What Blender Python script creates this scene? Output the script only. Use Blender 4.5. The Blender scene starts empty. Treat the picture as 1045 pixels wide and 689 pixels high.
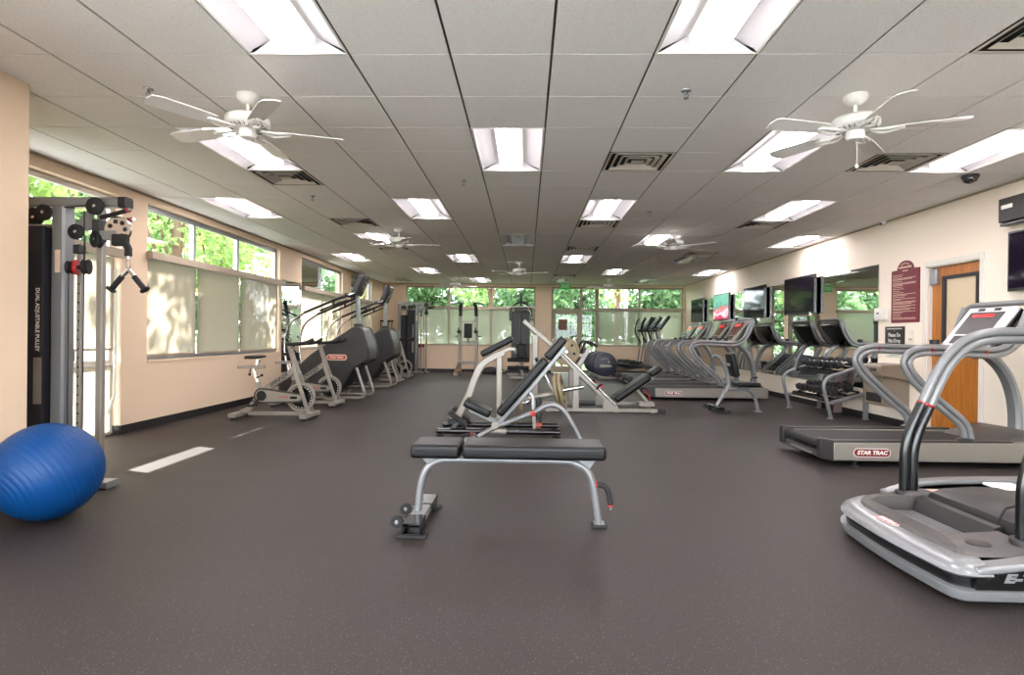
import bpy, bmesh, math, random
from mathutils import Matrix, Vector
S = bpy.context.scene
COL = S.collection
# ------------------------------------------------------------------ camera
cam_d = bpy.data.cameras.new('camera')
cam_d.sensor_width = 36.0
cam_d.lens = 589.75 / 1045 * 36.0
cam_d.clip_start = 0.05
cam_d.clip_end = 300
cam = bpy.data.objects.new('camera', cam_d)
COL.objects.link(cam)
RGT = Vector((0.99963395, 0.02485094, 0.01069577))
DWN = Vector((0.01075034, -0.0020636, -0.99994008))
FWD = Vector((-0.02482738, 0.99968904, -0.00233))
cm = Matrix.Identity(4)
for i in range(3):
    cm[i][0] = RGT[i]
    cm[i][1] = -DWN[i]
    cm[i][2] = -FWD[i]
cm[2][3] = 1.18
cam.matrix_world = cm
S.camera = cam
# ------------------------------------------------------------------ light and exposure
S.view_settings.view_transform = 'Standard'
S.view_settings.look = 'None'
S.view_settings.gamma = 1.0
S.view_settings.use_curve_mapping = False
S.view_settings.exposure = 1.42
TROFFER_POWER = 15.0
SKY_STRENGTH = 7.0
SUN_STRENGTH = 20.0
world = bpy.data.worlds.new('sky')
S.world = world
world.use_nodes = True
wn = world.node_tree
wn.nodes['Background'].inputs[0].default_value = (0.86, 0.92, 1.0, 1)
wn.nodes['Background'].inputs[1].default_value = SKY_STRENGTH
sun_d = bpy.data.lights.new('sun', 'SUN')
sun_d.energy = SUN_STRENGTH
sun_d.angle = math.radians(0.7)
sun_d.color = (1.0, 0.97, 0.92)
sun = bpy.data.objects.new('sun', sun_d)
COL.objects.link(sun)
sun.location = (-20, 12, 15)
sun.rotation_euler = Vector((1.0, -0.40, -0.62)).to_track_quat('-Z', 'Y').to_euler()
try:
    S.cycles.max_bounces = 8
    S.cycles.transparent_max_bounces = 16
    S.cycles.caustics_reflective = False
    S.cycles.caustics_refractive = False
    S.cycles.sample_clamp_indirect = 6.0
    S.cycles.use_denoising = True
except Exception:
    pass
PI = math.pi
random.seed(7)
ORD = ['first', 'second', 'third', 'fourth', 'fifth', 'sixth', 'seventh', 'eighth', 'ninth', 'tenth', 'eleventh', 'twelfth', 'thirteenth', 'fourteenth']

# ------------------------------------------------------------------ materials
def lin(c):
    r = []
    for v in c:
        v = v / 255.0
        r.append(v / 12.92 if v <= 0.04045 else ((v + 0.055) / 1.055) ** 2.4)
    return (r[0], r[1], r[2], 1.0)

M = {}
def mat(name, rgb, rough=0.5, metal=0.0, noise=0.0, nscale=40.0, bump=0.0, bscale=200.0, spec=0.5, emit=None, estr=0.0, coat=0.0):
    m = bpy.data.materials.new(name)
    m.use_nodes = True
    nt = m.node_tree
    b = nt.nodes['Principled BSDF']
    b.inputs['Base Color'].default_value = lin(rgb)
    b.inputs['Roughness'].default_value = rough
    b.inputs['Metallic'].default_value = metal
    b.inputs['Specular IOR Level'].default_value = spec
    if coat:
        b.inputs['Coat Weight'].default_value = coat
    if emit:
        b.inputs['Emission Color'].default_value = lin(emit)
        b.inputs['Emission Strength'].default_value = estr
    tc = None
    if noise or bump:
        tc = nt.nodes.new('ShaderNodeTexCoord')
    if noise:
        n = nt.nodes.new('ShaderNodeTexNoise')
        n.inputs['Scale'].default_value = nscale
        n.inputs['Detail'].default_value = 3
        nt.links.new(tc.outputs['Object'], n.inputs['Vector'])
        r = nt.nodes.new('ShaderNodeMapRange')
        r.inputs[3].default_value = 1 - noise
        r.inputs[4].default_value = 1 + noise
        nt.links.new(n.outputs['Fac'], r.inputs[0])
        mx = nt.nodes.new('ShaderNodeVectorMath')
        mx.operation = 'SCALE'
        mx.inputs[0].default_value = lin(rgb)[:3]
        nt.links.new(r.outputs[0], mx.inputs['Scale'])
        nt.links.new(mx.outputs[0], b.inputs['Base Color'])
    if bump:
        n2 = nt.nodes.new('ShaderNodeTexNoise')
        n2.inputs['Scale'].default_value = bscale
        nt.links.new(tc.outputs['Object'], n2.inputs['Vector'])
        bp = nt.nodes.new('ShaderNodeBump')
        bp.inputs['Strength'].default_value = bump
        bp.inputs['Distance'].default_value = 0.002
        nt.links.new(n2.outputs['Fac'], bp.inputs['Height'])
        nt.links.new(bp.outputs[0], b.inputs['Normal'])
    M[name] = m
    return m

mat('wall_paint_pale', (241, 227, 210), 0.75, noise=0.03, nscale=60, bump=0.25, bscale=90)
mat('wall_paint', (228, 202, 173), 0.75, noise=0.03, nscale=60, bump=0.25, bscale=90)
mat('trim_white', (226, 219, 208), 0.4)
mat('baseboard_black', (26, 23, 23), 0.5)
mat('tee', (70, 61, 53), 0.5)
mat('silver', (128, 128, 129), 0.32, 0.35, noise=0.02)
mat('silver_warm', (141, 134, 125), 0.35, 0.3, noise=0.02)
mat('bright_steel', (205, 205, 205), 0.18, 1.0)
mat('white_frame', (206, 200, 190), 0.4, 0.1, noise=0.02)
mat('vinyl', (10, 9, 9), 0.42, spec=0.32)
mat('rubber', (17, 16, 17), 0.7, noise=0.08)
mat('gloss_black', (11, 11, 12), 0.22, spec=0.6)
mat('dark_plastic', (40, 38, 38), 0.45, noise=0.03)
mat('grey_plastic', (76, 72, 70), 0.45, noise=0.03)
mat('stair_body', (44, 42, 41), 0.42, noise=0.03)
mat('belt', (38, 36, 35), 0.75, noise=0.05, nscale=120)
mat('red', (165, 16, 22), 0.4)
mat('badge_red', (176, 44, 34), 0.4)
mat('badge_orange', (176, 66, 42), 0.4)
mat('badge_maroon', (120, 14, 18), 0.4)
mat('lettering_white', (236, 232, 224), 0.5)
mat('lettering_black', (40, 40, 42), 0.5)
mat('label_cream', (222, 190, 170), 0.6)
mat('aluminium', (150, 152, 155), 0.35, 0.6)
mat('frame_tan', (160, 143, 122), 0.5)
mat('valance', (168, 152, 134), 0.6, noise=0.02)
mat('white_enamel', (232, 229, 224), 0.35)
mat('vent_paint', (206, 196, 184), 0.5)
mat('vent_dark', (22, 19, 17), 0.8)
mat('pan_white', (214, 212, 214), 0.5)
mat('basket_glow', (214, 210, 206), 0.5, emit=(255, 246, 240), estr=0.35)
mat('lens_lit', (255, 250, 242), 0.5, emit=(255, 247, 250), estr=TROFFER_POWER)
mat('navy', (26, 26, 34), 0.7, bump=0.3, bscale=400, noise=0.04)
mat('drum_navy', (38, 41, 54), 0.4, noise=0.03)
mat('plate_gold', (128, 114, 86), 0.5, 0.25, noise=0.12, nscale=25)
mat('sign_maroon', (112, 34, 48), 0.5)
mat('sign_black', (24, 21, 21), 0.45)
mat('fountain_tan', (128, 116, 100), 0.4, 0.15)
mat('plate_white', (228, 222, 212), 0.5)
mat('ball_blue', (2, 62, 120), 0.45, noise=0.05, nscale=8, spec=0.3)
mat('chair_blue', (30, 66, 150), 0.6)
mat('exit_green', (40, 170, 60), 0.5, emit=(40, 190, 70), estr=0.05)
mat('led_red', (230, 20, 20), 0.4, emit=(255, 20, 16), estr=1.6)
mat('console_screen', (60, 66, 78), 0.15, spec=0.6)
mat('console_blue', (56, 74, 108), 0.2)
mat('console_red', (96, 54, 46), 0.25)
mat('tv_screen', (24, 17, 32), 0.06, spec=0.14)
mat('bark', (92, 72, 54), 0.9, noise=0.2, nscale=12)
mat('grass', (66, 78, 46), 0.9, noise=0.2, nscale=3)
mat('lawn', (60, 76, 44), 0.9, noise=0.2, nscale=3)
mat('concrete', (190, 190, 190), 0.85, noise=0.06, nscale=6)
mat('dome_smoke', (38, 36, 38), 0.1, spec=0.8)
mat('pink_cloth', (140, 118, 112), 0.8)
mat('brown_sign', (120, 80, 62), 0.6)

def leaf_mat(name, rgb, trans):
    m = bpy.data.materials.new(name)
    m.use_nodes = True
    nt = m.node_tree
    nt.nodes.clear()
    o = nt.nodes.new('ShaderNodeOutputMaterial')
    d = nt.nodes.new('ShaderNodeBsdfDiffuse')
    t = nt.nodes.new('ShaderNodeBsdfTranslucent')
    mx = nt.nodes.new('ShaderNodeMixShader')
    n = nt.nodes.new('ShaderNodeTexNoise')
    n.inputs['Scale'].default_value = 2.2
    tc = nt.nodes.new('ShaderNodeTexCoord')
    nt.links.new(tc.outputs['Object'], n.inputs['Vector'])
    cr = nt.nodes.new('ShaderNodeValToRGB')
    a = lin(rgb)
    cr.color_ramp.elements[0].position = 0.3
    cr.color_ramp.elements[0].color = (a[0] * 0.6, a[1] * 0.7, a[2] * 0.7, 1)
    cr.color_ramp.elements[1].position = 0.7
    cr.color_ramp.elements[1].color = (min(1, a[0] * 1.5), min(1, a[1] * 1.3), a[2] * 1.2, 1)
    nt.links.new(n.outputs['Fac'], cr.inputs[0])
    nt.links.new(cr.outputs[0], d.inputs[0])
    nt.links.new(cr.outputs[0], t.inputs[0])
    mx.inputs[0].default_value = trans
    nt.links.new(d.outputs[0], mx.inputs[1])
    nt.links.new(t.outputs[0], mx.inputs[2])
    nt.links.new(mx.outputs[0], o.inputs[0])
    M[name] = m
leaf_mat('leaf_mid', (124, 152, 94), 0.45)
leaf_mat('leaf_bright', (148, 174, 104), 0.5)
leaf_mat('leaf_dark', (98, 128, 92), 0.4)

def shade_mat(name, ca, cb, trn, see):
    m = bpy.data.materials.new(name)
    m.use_nodes = True
    nt = m.node_tree
    nt.nodes.clear()
    o = nt.nodes.new('ShaderNodeOutputMaterial')
    d = nt.nodes.new('ShaderNodeBsdfDiffuse')
    t = nt.nodes.new('ShaderNodeBsdfTranslucent')
    tr = nt.nodes.new('ShaderNodeBsdfTransparent')
    m1 = nt.nodes.new('ShaderNodeMixShader')
    m2 = nt.nodes.new('ShaderNodeMixShader')
    w = nt.nodes.new('ShaderNodeTexNoise')
    w.inputs['Scale'].default_value = 90
    tc = nt.nodes.new('ShaderNodeTexCoord')
    nt.links.new(tc.outputs['Object'], w.inputs['Vector'])
    cr = nt.nodes.new('ShaderNodeValToRGB')
    cr.color_ramp.elements[0].color = lin(ca)
    cr.color_ramp.elements[1].color = lin(cb)
    nt.links.new(w.outputs['Fac'], cr.inputs[0])
    nt.links.new(cr.outputs[0], d.inputs[0])
    nt.links.new(cr.outputs[0], t.inputs[0])
    m1.inputs[0].default_value = trn
    nt.links.new(d.outputs[0], m1.inputs[1])
    nt.links.new(t.outputs[0], m1.inputs[2])
    m2.inputs[0].default_value = see
    nt.links.new(m1.outputs[0], m2.inputs[1])
    nt.links.new(tr.outputs[0], m2.inputs[2])
    nt.links.new(m2.outputs[0], o.inputs[0])
    M[name] = m
shade_mat('shade_fabric', (128, 118, 103), (141, 131, 116), 0.5, 0.02)
shade_mat('screen_fabric', (148, 146, 130), (160, 158, 142), 0.5, 0.15)

def glass_mat(name, tint, gl):
    m = bpy.data.materials.new(name)
    m.use_nodes = True
    nt = m.node_tree
    nt.nodes.clear()
    o = nt.nodes.new('ShaderNodeOutputMaterial')
    tr = nt.nodes.new('ShaderNodeBsdfTransparent')
    tr.inputs[0].default_value = tint
    g = nt.nodes.new('ShaderNodeBsdfGlossy')
    g.inputs['Roughness'].default_value = 0.02
    fr = nt.nodes.new('ShaderNodeFresnel')
    fr.inputs[0].default_value = gl
    mx = nt.nodes.new('ShaderNodeMixShader')
    nt.links.new(fr.outputs[0], mx.inputs[0])
    nt.links.new(tr.outputs[0], mx.inputs[1])
    nt.links.new(g.outputs[0], mx.inputs[2])
    nt.links.new(mx.outputs[0], o.inputs[0])
    M[name] = m
glass_mat('glass', (0.95, 0.97, 0.95, 1), 1.5)
mat('door_glass', (214, 192, 160), 0.22, noise=0.03)

def mirror_mat():
    m = bpy.data.materials.new('mirror')
    m.use_nodes = True
    b = m.node_tree.nodes['Principled BSDF']
    b.inputs['Base Color'].default_value = (0.80, 0.83, 0.81, 1)
    b.inputs['Metallic'].default_value = 1
    b.inputs['Roughness'].default_value = 0.015
    M['mirror'] = m
mirror_mat()

def floor_mat():
    m = bpy.data.materials.new('rubber_floor')
    m.use_nodes = True
    nt = m.node_tree
    b = nt.nodes['Principled BSDF']
    tc = nt.nodes.new('ShaderNodeTexCoord')
    n1 = nt.nodes.new('ShaderNodeTexNoise')
    n1.inputs['Scale'].default_value = 1.3
    n1.inputs['Detail'].default_value = 4
    n2 = nt.nodes.new('ShaderNodeTexVoronoi')
    n2.inputs['Scale'].default_value = 75
    n3 = nt.nodes.new('ShaderNodeTexNoise')
    n3.inputs['Scale'].default_value = 160
    n3.inputs['Detail'].default_value = 2
    for n in (n1, n2, n3):
        nt.links.new(tc.outputs['Object'], n.inputs['Vector'])
    base = nt.nodes.new('ShaderNodeMix')
    base.data_type = 'RGBA'
    base.inputs[6].default_value = lin((42, 36, 34))
    base.inputs[7].default_value = lin((53, 46, 43))
    nt.links.new(n1.outputs['Fac'], base.inputs[0])
    gr = nt.nodes.new('ShaderNodeMapRange')
    gr.inputs[1].default_value = 0.3
    gr.inputs[2].default_value = 0.7
    gr.inputs[3].default_value = 0.72
    gr.inputs[4].default_value = 1.25
    nt.links.new(n3.outputs['Fac'], gr.inputs[0])
    sc = nt.nodes.new('ShaderNodeVectorMath')
    sc.operation = 'SCALE'
    nt.links.new(base.outputs[2], sc.inputs[0])
    nt.links.new(gr.outputs[0], sc.inputs['Scale'])
    lt = nt.nodes.new('ShaderNodeMapRange')     # sparse pale flecks
    lt.inputs[1].default_value = 0.16
    lt.inputs[2].default_value = 0.10
    lt.inputs[3].default_value = 0.0
    lt.inputs[4].default_value = 0.38
    nt.links.new(n2.outputs['Distance'], lt.inputs[0])
    fl = nt.nodes.new('ShaderNodeMix')
    fl.data_type = 'RGBA'
    nt.links.new(lt.outputs[0], fl.inputs[0])
    nt.links.new(sc.outputs[0], fl.inputs[6])
    fl.inputs[7].default_value = lin((168, 160, 156))
    nt.links.new(fl.outputs[2], b.inputs['Base Color'])
    b.inputs['Roughness'].default_value = 0.55
    b.inputs['Specular IOR Level'].default_value = 0.3
    bp = nt.nodes.new('ShaderNodeBump')
    bp.inputs['Strength'].default_value = 0.25
    bp.inputs['Distance'].default_value = 0.002
    nt.links.new(n3.outputs['Fac'], bp.inputs['Height'])
    nt.links.new(bp.outputs[0], b.inputs['Normal'])
    M['rubber_floor'] = m
floor_mat()

def tile_mat():
    m = bpy.data.materials.new('ceiling_tile')
    m.use_nodes = True
    nt = m.node_tree
    b = nt.nodes['Principled BSDF']
    tc = nt.nodes.new('ShaderNodeTexCoord')
    n = nt.nodes.new('ShaderNodeTexNoise')
    n.inputs['Scale'].default_value = 170
    n.inputs['Detail'].default_value = 3
    nt.links.new(tc.outputs['Object'], n.inputs['Vector'])
    cr = nt.nodes.new('ShaderNodeValToRGB')
    cr.color_ramp.elements[0].position = 0.34
    cr.color_ramp.elements[0].color = lin((212, 206, 200))
    cr.color_ramp.elements[1].position = 0.42
    cr.color_ramp.elements[1].color = lin((238, 235, 232))
    nt.links.new(n.outputs['Fac'], cr.inputs[0])
    nt.links.new(cr.outputs[0], b.inputs['Base Color'])
    b.inputs['Roughness'].default_value = 0.9
    M['ceiling_tile'] = m
tile_mat()

def wood_mat():
    m = bpy.data.materials.new('oak')
    m.use_nodes = True
    nt = m.node_tree
    b = nt.nodes['Principled BSDF']
    tc = nt.nodes.new('ShaderNodeTexCoord')
    mp = nt.nodes.new('ShaderNodeMapping')
    mp.inputs['Scale'].default_value = (8, 8, 0.8)
    n = nt.nodes.new('ShaderNodeTexNoise')
    n.inputs['Scale'].default_value = 2.5
    n.inputs['Detail'].default_value = 6
    n.inputs['Distortion'].default_value = 1.2
    nt.links.new(tc.outputs['Object'], mp.inputs[0])
    nt.links.new(mp.outputs[0], n.inputs['Vector'])
    cr = nt.nodes.new('ShaderNodeValToRGB')
    cr.color_ramp.elements[0].position = 0.3
    cr.color_ramp.elements[0].color = lin((158, 92, 28))
    cr.color_ramp.elements[1].position = 0.7
    cr.color_ramp.elements[1].color = lin((186, 118, 42))
    nt.links.new(n.outputs['Fac'], cr.inputs[0])
    nt.links.new(cr.outputs[0], b.inputs['Base Color'])
    b.inputs['Roughness'].default_value = 0.35
    M['oak'] = m
wood_mat()

def tv_picture():
    m = bpy.data.materials.new('tv_picture')
    m.use_nodes = True
    nt = m.node_tree
    b = nt.nodes['Principled BSDF']
    tc = nt.nodes.new('ShaderNodeTexCoord')
    sp = nt.nodes.new('ShaderNodeSeparateXYZ')
    nt.links.new(tc.outputs['Generated'], sp.inputs[0])
    n = nt.nodes.new('ShaderNodeTexNoise')
    n.inputs['Scale'].default_value = 5
    nt.links.new(tc.outputs['Generated'], n.inputs['Vector'])
    ad = nt.nodes.new('ShaderNodeMath')
    ad.operation = 'MULTIPLY_ADD'
    ad.inputs[1].default_value = 0.7
    nt.links.new(n.outputs['Fac'], ad.inputs[0])
    nt.links.new(sp.outputs['Z'], ad.inputs[2])
    cr = nt.nodes.new('ShaderNodeValToRGB')
    e = cr.color_ramp.elements
    e[0].position = 0.40
    e[0].color = lin((150, 40, 70))
    e[1].position = 1.2
    e[1].color = lin((90, 150, 130))
    k = e.new(0.62)
    k.color = lin((236, 190, 196))
    k = e.new(0.74)
    k.color = lin((216, 80, 90))
    k = e.new(0.84)
    k.color = lin((70, 120, 110))
    nt.links.new(ad.outputs[0], cr.inputs[0])
    nt.links.new(cr.outputs[0], b.inputs['Emission Color'])
    b.inputs['Emission Strength'].default_value = 0.8
    b.inputs['Base Color'].default_value = (0.02, 0.02, 0.02, 1)
    b.inputs['Specular IOR Level'].default_value = 0.1
    b.inputs['Roughness'].default_value = 0.1
    M['tv_picture'] = m
tv_picture()

# ------------------------------------------------------------------ geometry helpers
def smooth(pts, k=4):
    """Catmull-Rom through the points"""
    P = [Vector(p) for p in pts]
    out = []
    for i in range(len(P) - 1):
        p0 = P[i - 1] if i > 0 else P[0] * 2 - P[1]
        p1, p2 = P[i], P[i + 1]
        p3 = P[i + 2] if i + 2 < len(P) else P[-1] * 2 - P[-2]
        for j in range(k):
            t = j / k
            out.append(0.5 * ((2 * p1) + (p2 - p0) * t + (2 * p0 - 5 * p1 + 4 * p2 - p3) * t * t + (3 * p1 - p0 - 3 * p2 + p3) * t ** 3))
    out.append(P[-1])
    return out

def bend(pts, r, k=5):
    """polyline with its corners rounded by radius r"""
    P = [Vector(p) for p in pts]
    out = [P[0]]
    for i in range(1, len(P) - 1):
        a, b, c = P[i - 1], P[i], P[i + 1]
        d1, d2 = (a - b), (c - b)
        q = min(r, d1.length * 0.48, d2.length * 0.48)
        s, e = b + d1.normalized() * q, b + d2.normalized() * q
        for j in range(k + 1):
            t = j / k
            out.append((1 - t) ** 2 * s + 2 * t * (1 - t) * b + t * t * e)
    out.append(P[-1])
    return out

class G:
    def __init__(self, off=(0, 0, 0)):
        self.bm = bmesh.new()
        self.off = Vector(off)
    def V(self, p):
        return self.bm.verts.new(Vector(p) - self.off)
    def F(self, vs):
        try:
            return self.bm.faces.new(vs)
        except ValueError:
            return None
    def hexa(self, c):
        v = [self.V(p) for p in c]
        for q in ((0, 1, 2, 3), (4, 5, 6, 7), (0, 1, 5, 4), (1, 2, 6, 5), (2, 3, 7, 6), (3, 0, 4, 7)):
            self.F([v[i] for i in q])
        return self
    def box(self, x0, x1, y0, y1, z0, z1):
        return self.hexa([(x0, y0, z0), (x1, y0, z0), (x1, y1, z0), (x0, y1, z0), (x0, y0, z1), (x1, y0, z1), (x1, y1, z1), (x0, y1, z1)])
    def rbox(self, c, size, r, mx=None, n=3):
        """rounded box, centre c, optional rotation matrix"""
        h = [s / 2 for s in size]
        r = min(r, min(h) * 0.98)
        def ticks(hh):
            a = [-hh + r * (1 - math.cos(i * PI / 4 / n)) / (1 - math.cos(PI / 4)) * 0.45 for i in range(n + 1)]
            a = [-hh + r * (i / n) for i in range(n + 1)]
            return a + [-t for t in reversed(a)]
        T = [ticks(x) for x in h]
        cache = {}
        c = Vector(c)
        def vert(p):
            q = Vector([max(-(h[i] - r), min(h[i] - r, p[i])) for i in range(3)])
            d = p - q
            if d.length > 1e-9:
                d = d.normalized() * r
            w = q + d
            key = (round(w.x, 6), round(w.y, 6), round(w.z, 6))
            if key not in cache:
                ww = mx @ w if mx else w
                cache[key] = self.V(c + ww)
            return cache[key]
        for ax in range(3):
            a, b = (ax + 1) % 3, (ax + 2) % 3
            for sgn in (-1, 1):
                for i in range(len(T[a]) - 1):
                    for j in range(len(T[b]) - 1):
                        vs = []
                        for (u, w) in ((i, j), (i + 1, j), (i + 1, j + 1), (i, j + 1)):
                            p = [0, 0, 0]
                            p[ax] = sgn * h[ax]
                            p[a] = T[a][u]
                            p[b] = T[b][w]
                            v = vert(Vector(p))
                            if v not in vs:
                                vs.append(v)
                        if len(vs) >= 3:
                            self.F(vs)
        return self
    def sweep(self, pts, sec, up=(0, 1, 0), cap=True, closed=False):
        """sweep a 2D section (list of (u, v)) along pts; u along 'up x tangent', v along up"""
        P = [Vector(p) for p in pts]
        n = len(P)
        up = Vector(up)
        rings = []
        prev = None
        for i in range(n):
            if closed:
                t = (P[(i + 1) % n] - P[i - 1])
            else:
                t = (P[min(i + 1, n - 1)] - P[max(i - 1, 0)])
            if t.length < 1e-9:
                t = Vector((1, 0, 0))
            t.normalize()
            if prev is None:
                u0 = up
                if abs(t.dot(u0)) > 0.95:
                    u0 = Vector((1, 0, 0)) if abs(t.x) < 0.9 else Vector((0, 0, 1))
                v = (u0 - t * u0.dot(t)).normalized()
            else:
                v = prev - t * prev.dot(t)
                if v.length < 1e-6:
                    v = t.orthogonal()
                v.normalize()
            prev = v
            u = v.cross(t)
            rings.append([self.V(P[i] + u * a + v * b) for a, b in sec])
        m = len(sec)
        for i in range(n - 1 if not closed else n):
            A, B = rings[i], rings[(i + 1) % n]
            for j in range(m):
                self.F([A[j], A[(j + 1) % m], B[(j + 1) % m], B[j]])
        if cap and not closed:
            self.F(rings[0])
            self.F(list(reversed(rings[-1])))
        return self
    def tube(self, pts, r, n=10, **k):
        return self.sweep(pts, [(r * math.cos(2 * PI * i / n), r * math.sin(2 * PI * i / n)) for i in range(n)], **k)
    def bar(self, pts, w, h, up=(0, 1, 0), rr=0.15, **k):
        """rounded rectangular section: h along up, w across"""
        c = min(w, h) * rr
        a, b = w / 2, h / 2
        sec = [(a, -b + c), (a, b - c), (a - c, b), (-a + c, b), (-a, b - c), (-a, -b + c), (-a + c, -b), (a - c, -b)]
        return self.sweep(pts, sec, up=up, **k)
    def lathe(self, prof, o=(0, 0, 0), ax=(0, 0, 1), n=20, cap=True):
        ax = Vector(ax).normalized()
        u = ax.orthogonal().normalized()
        v = ax.cross(u)
        o = Vector(o)
        rings = []
        for r, z in prof:
            if r < 1e-6:
                rings.append([self.V(o + ax * z)])
            else:
                rings.append([self.V(o + ax * z + u * r * math.cos(2 * PI * i / n) + v * r * math.sin(2 * PI * i / n)) for i in range(n)])
        for A, B in zip(rings, rings[1:]):
            for i in range(n):
                j = (i + 1) % n
                if len(A) == 1 and len(B) == 1:
                    break
                if len(A) == 1:
                    self.F([A[0], B[i], B[j]])
                elif len(B) == 1:
                    self.F([A[i], A[j], B[0]])
                else:
                    self.F([A[i], A[j], B[j], B[i]])
        if cap:
            for R in (rings[0], rings[-1]):
                if len(R) > 2:
                    self.F(R)
        return self
    def cyl(self, p, q, r, n=16):
        p, q = Vector(p), Vector(q)
        b = min(r * 0.15, 0.004)
        L = (q - p).length
        return self.lathe([(r - b, 0), (r, b), (r, L - b), (r - b, L)], p, q - p, n)
    def prism(self, poly, a0, a1, axis='y'):
        """2D polygon extruded: axis y -> (x, z), axis x -> (y, z), axis z -> (x, y)"""
        def P(p, a):
            return {'y': (p[0], a, p[1]), 'x': (a, p[0], p[1]), 'z': (p[0], p[1], a)}[axis]
        A = [self.V(P(p, a0)) for p in poly]
        B = [self.V(P(p, a1)) for p in poly]
        self.F(A)
        self.F(list(reversed(B)))
        m = len(poly)
        for i in range(m):
            self.F([A[i], A[(i + 1) % m], B[(i + 1) % m], B[i]])
        return self
    def quad(self, a, b, c, d):
        self.F([self.V(a), self.V(b), self.V(c), self.V(d)])
        return self
    def loft(self, rings, cap=True, closed=True):
        R = [[self.V(p) for p in r] for r in rings]
        m = len(R[0])
        for A, B in zip(R, R[1:]):
            for j in range(m if closed else m - 1):
                self.F([A[j], A[(j + 1) % m], B[(j + 1) % m], B[j]])
        if cap:
            self.F(R[0])
            self.F(list(reversed(R[-1])))
        return self
    def build(self, name, m, parent=None, label=None, bevel=0.0, sharp=38, recalc=True):
        bm = self.bm
        if recalc:
            bmesh.ops.recalc_face_normals(bm, faces=bm.faces)
        me = bpy.data.meshes.new(name)
        bm.to_mesh(me)
        bm.free()
        me.materials.append(M[m] if isinstance(m, str) else m)
        for p in me.polygons:
            p.use_smooth = True
        try:
            me.set_sharp_from_angle(angle=math.radians(sharp))
        except Exception:
            pass
        o = bpy.data.objects.new(name, me)
        COL.objects.link(o)
        if parent is not None:
            o.parent = parent
        if label:
            o['label'] = label
        if bevel:
            md = o.modifiers.new('bevel', 'BEVEL')
            md.width = bevel
            md.segments = 2
            md.limit_method = 'ANGLE'
            md.angle_limit = math.radians(40)
        return o

def text(s, size, mx, name, m, parent, width=None, shear=0.0, extrude=0.0008, bold=0.0):
    """flat lettering: mx places it (x along the words, y up, z towards the reader)"""
    cu = bpy.data.curves.new(name, 'FONT')
    cu.body = s
    cu.size = size
    cu.align_x = 'CENTER'
    cu.align_y = 'CENTER'
    cu.extrude = extrude
    cu.shear = shear
    cu.offset = bold
    cu.resolution_u = 2
    tmp = bpy.data.objects.new('tmp', cu)
    COL.objects.link(tmp)
    dg = bpy.context.evaluated_depsgraph_get()
    dg.update()
    me = bpy.data.meshes.new_from_object(tmp.evaluated_get(dg))
    bpy.data.objects.remove(tmp)
    bpy.data.curves.remove(cu)
    if width:
        xs = [v.co.x for v in me.vertices]
        k = width / max(1e-6, max(xs) - min(xs))
        for v in me.vertices:
            v.co.x *= k
    me.transform(mx)
    me.materials.clear()
    me.materials.append(M[m])
    me.name = name
    o = bpy.data.objects.new(name, me)
    COL.objects.link(o)
    o.parent = parent
    return o

def frame(o, x, y):
    """matrix from origin, x direction, y direction"""
    x = Vector(x).normalized()
    y = Vector(y)
    y = (y - x * y.dot(x)).normalized()
    z = x.cross(y)
    m = Matrix.Identity(4)
    for i in range(3):
        m[i][0], m[i][1], m[i][2], m[i][3] = x[i], y[i], z[i], o[i]
    return m

def thing(name, label, cat, loc=(0, 0, 0), rotz=0.0, group=None):
    o = bpy.data.objects.new(name, None)
    o.empty_display_size = 0.1
    COL.objects.link(o)
    o.location = loc
    o.rotation_euler = (0, 0, rotz)
    o['label'] = label
    o['category'] = cat
    if group:
        o['group'] = group
    return o

def tag(o, label, cat, group=None, kind=None):
    o['label'] = label
    o['category'] = cat
    if group:
        o['group'] = group
    if kind:
        o['kind'] = kind
    return o

def structure(o):
    o['kind'] = 'structure'
    return o

def sgroup(name, loc=(0, 0, 0)):
    o = bpy.data.objects.new(name, None)
    COL.objects.link(o)
    o.location = loc
    o['kind'] = 'structure'
    return o

def at_base(o, p):
    """move a single mesh's origin to p (world) without moving its points"""
    o.data.transform(Matrix.Translation(-Vector(p)))
    o.location = p
    return o

def dup(root, loc, rotz=0.0, label=None, group=None, scale=None):
    r = root.copy()
    COL.objects.link(r)
    r.location = loc
    r.rotation_euler = (0, 0, rotz)
    if scale:
        r.scale = scale
    if label:
        r['label'] = label
    if group:
        r['group'] = group
    for ch in list(root.children):
        c = ch.copy()
        COL.objects.link(c)
        c.parent = r
        for g in list(ch.children):
            d = g.copy()
            COL.objects.link(d)
            d.parent = c
    return r
# ------------------------------------------------------------------ room shell
XL, XR, YF, YB, H = -4.67, 5.10, 18.70, -2.63, 2.868
PX, PY = -3.43, 3.89            # near left pier: its face and its end
GX, GY, T = 0.1335, 3.462, 0.6096
def cx(i):
    return GX + i * T
def cy(j):
    return GY + j * T

structure(G().box(-4.9, 5.3, YB - 0.2, YF + 0.2, -0.12, 0.0).build('floor', 'rubber_floor'))
gr = structure(G().box(-150, 150, -60, 250, -0.30, -0.13).build('ground', 'grass'))
structure(G().box(-7.2, -4.9, -6, 24, -0.13, -0.06).build('trim_1', 'concrete'))
structure(G().box(-7.2, 8, 18.9, 21.5, -0.13, -0.06).build('trim_2', 'lawn'))
structure(G().box(-14, 9, -14, -6.0, -0.13, -0.06).box(-14, -7.2, -6.0, 3.2, -0.13, -0.06).build('trim_5', 'concrete'))  # unseen pale paving, added to bounce daylight up to the near ceiling
structure(G().box(-4.9, 9, -6.0, -2.83, -0.13, -0.06).build('trim_6', 'concrete'))

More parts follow.
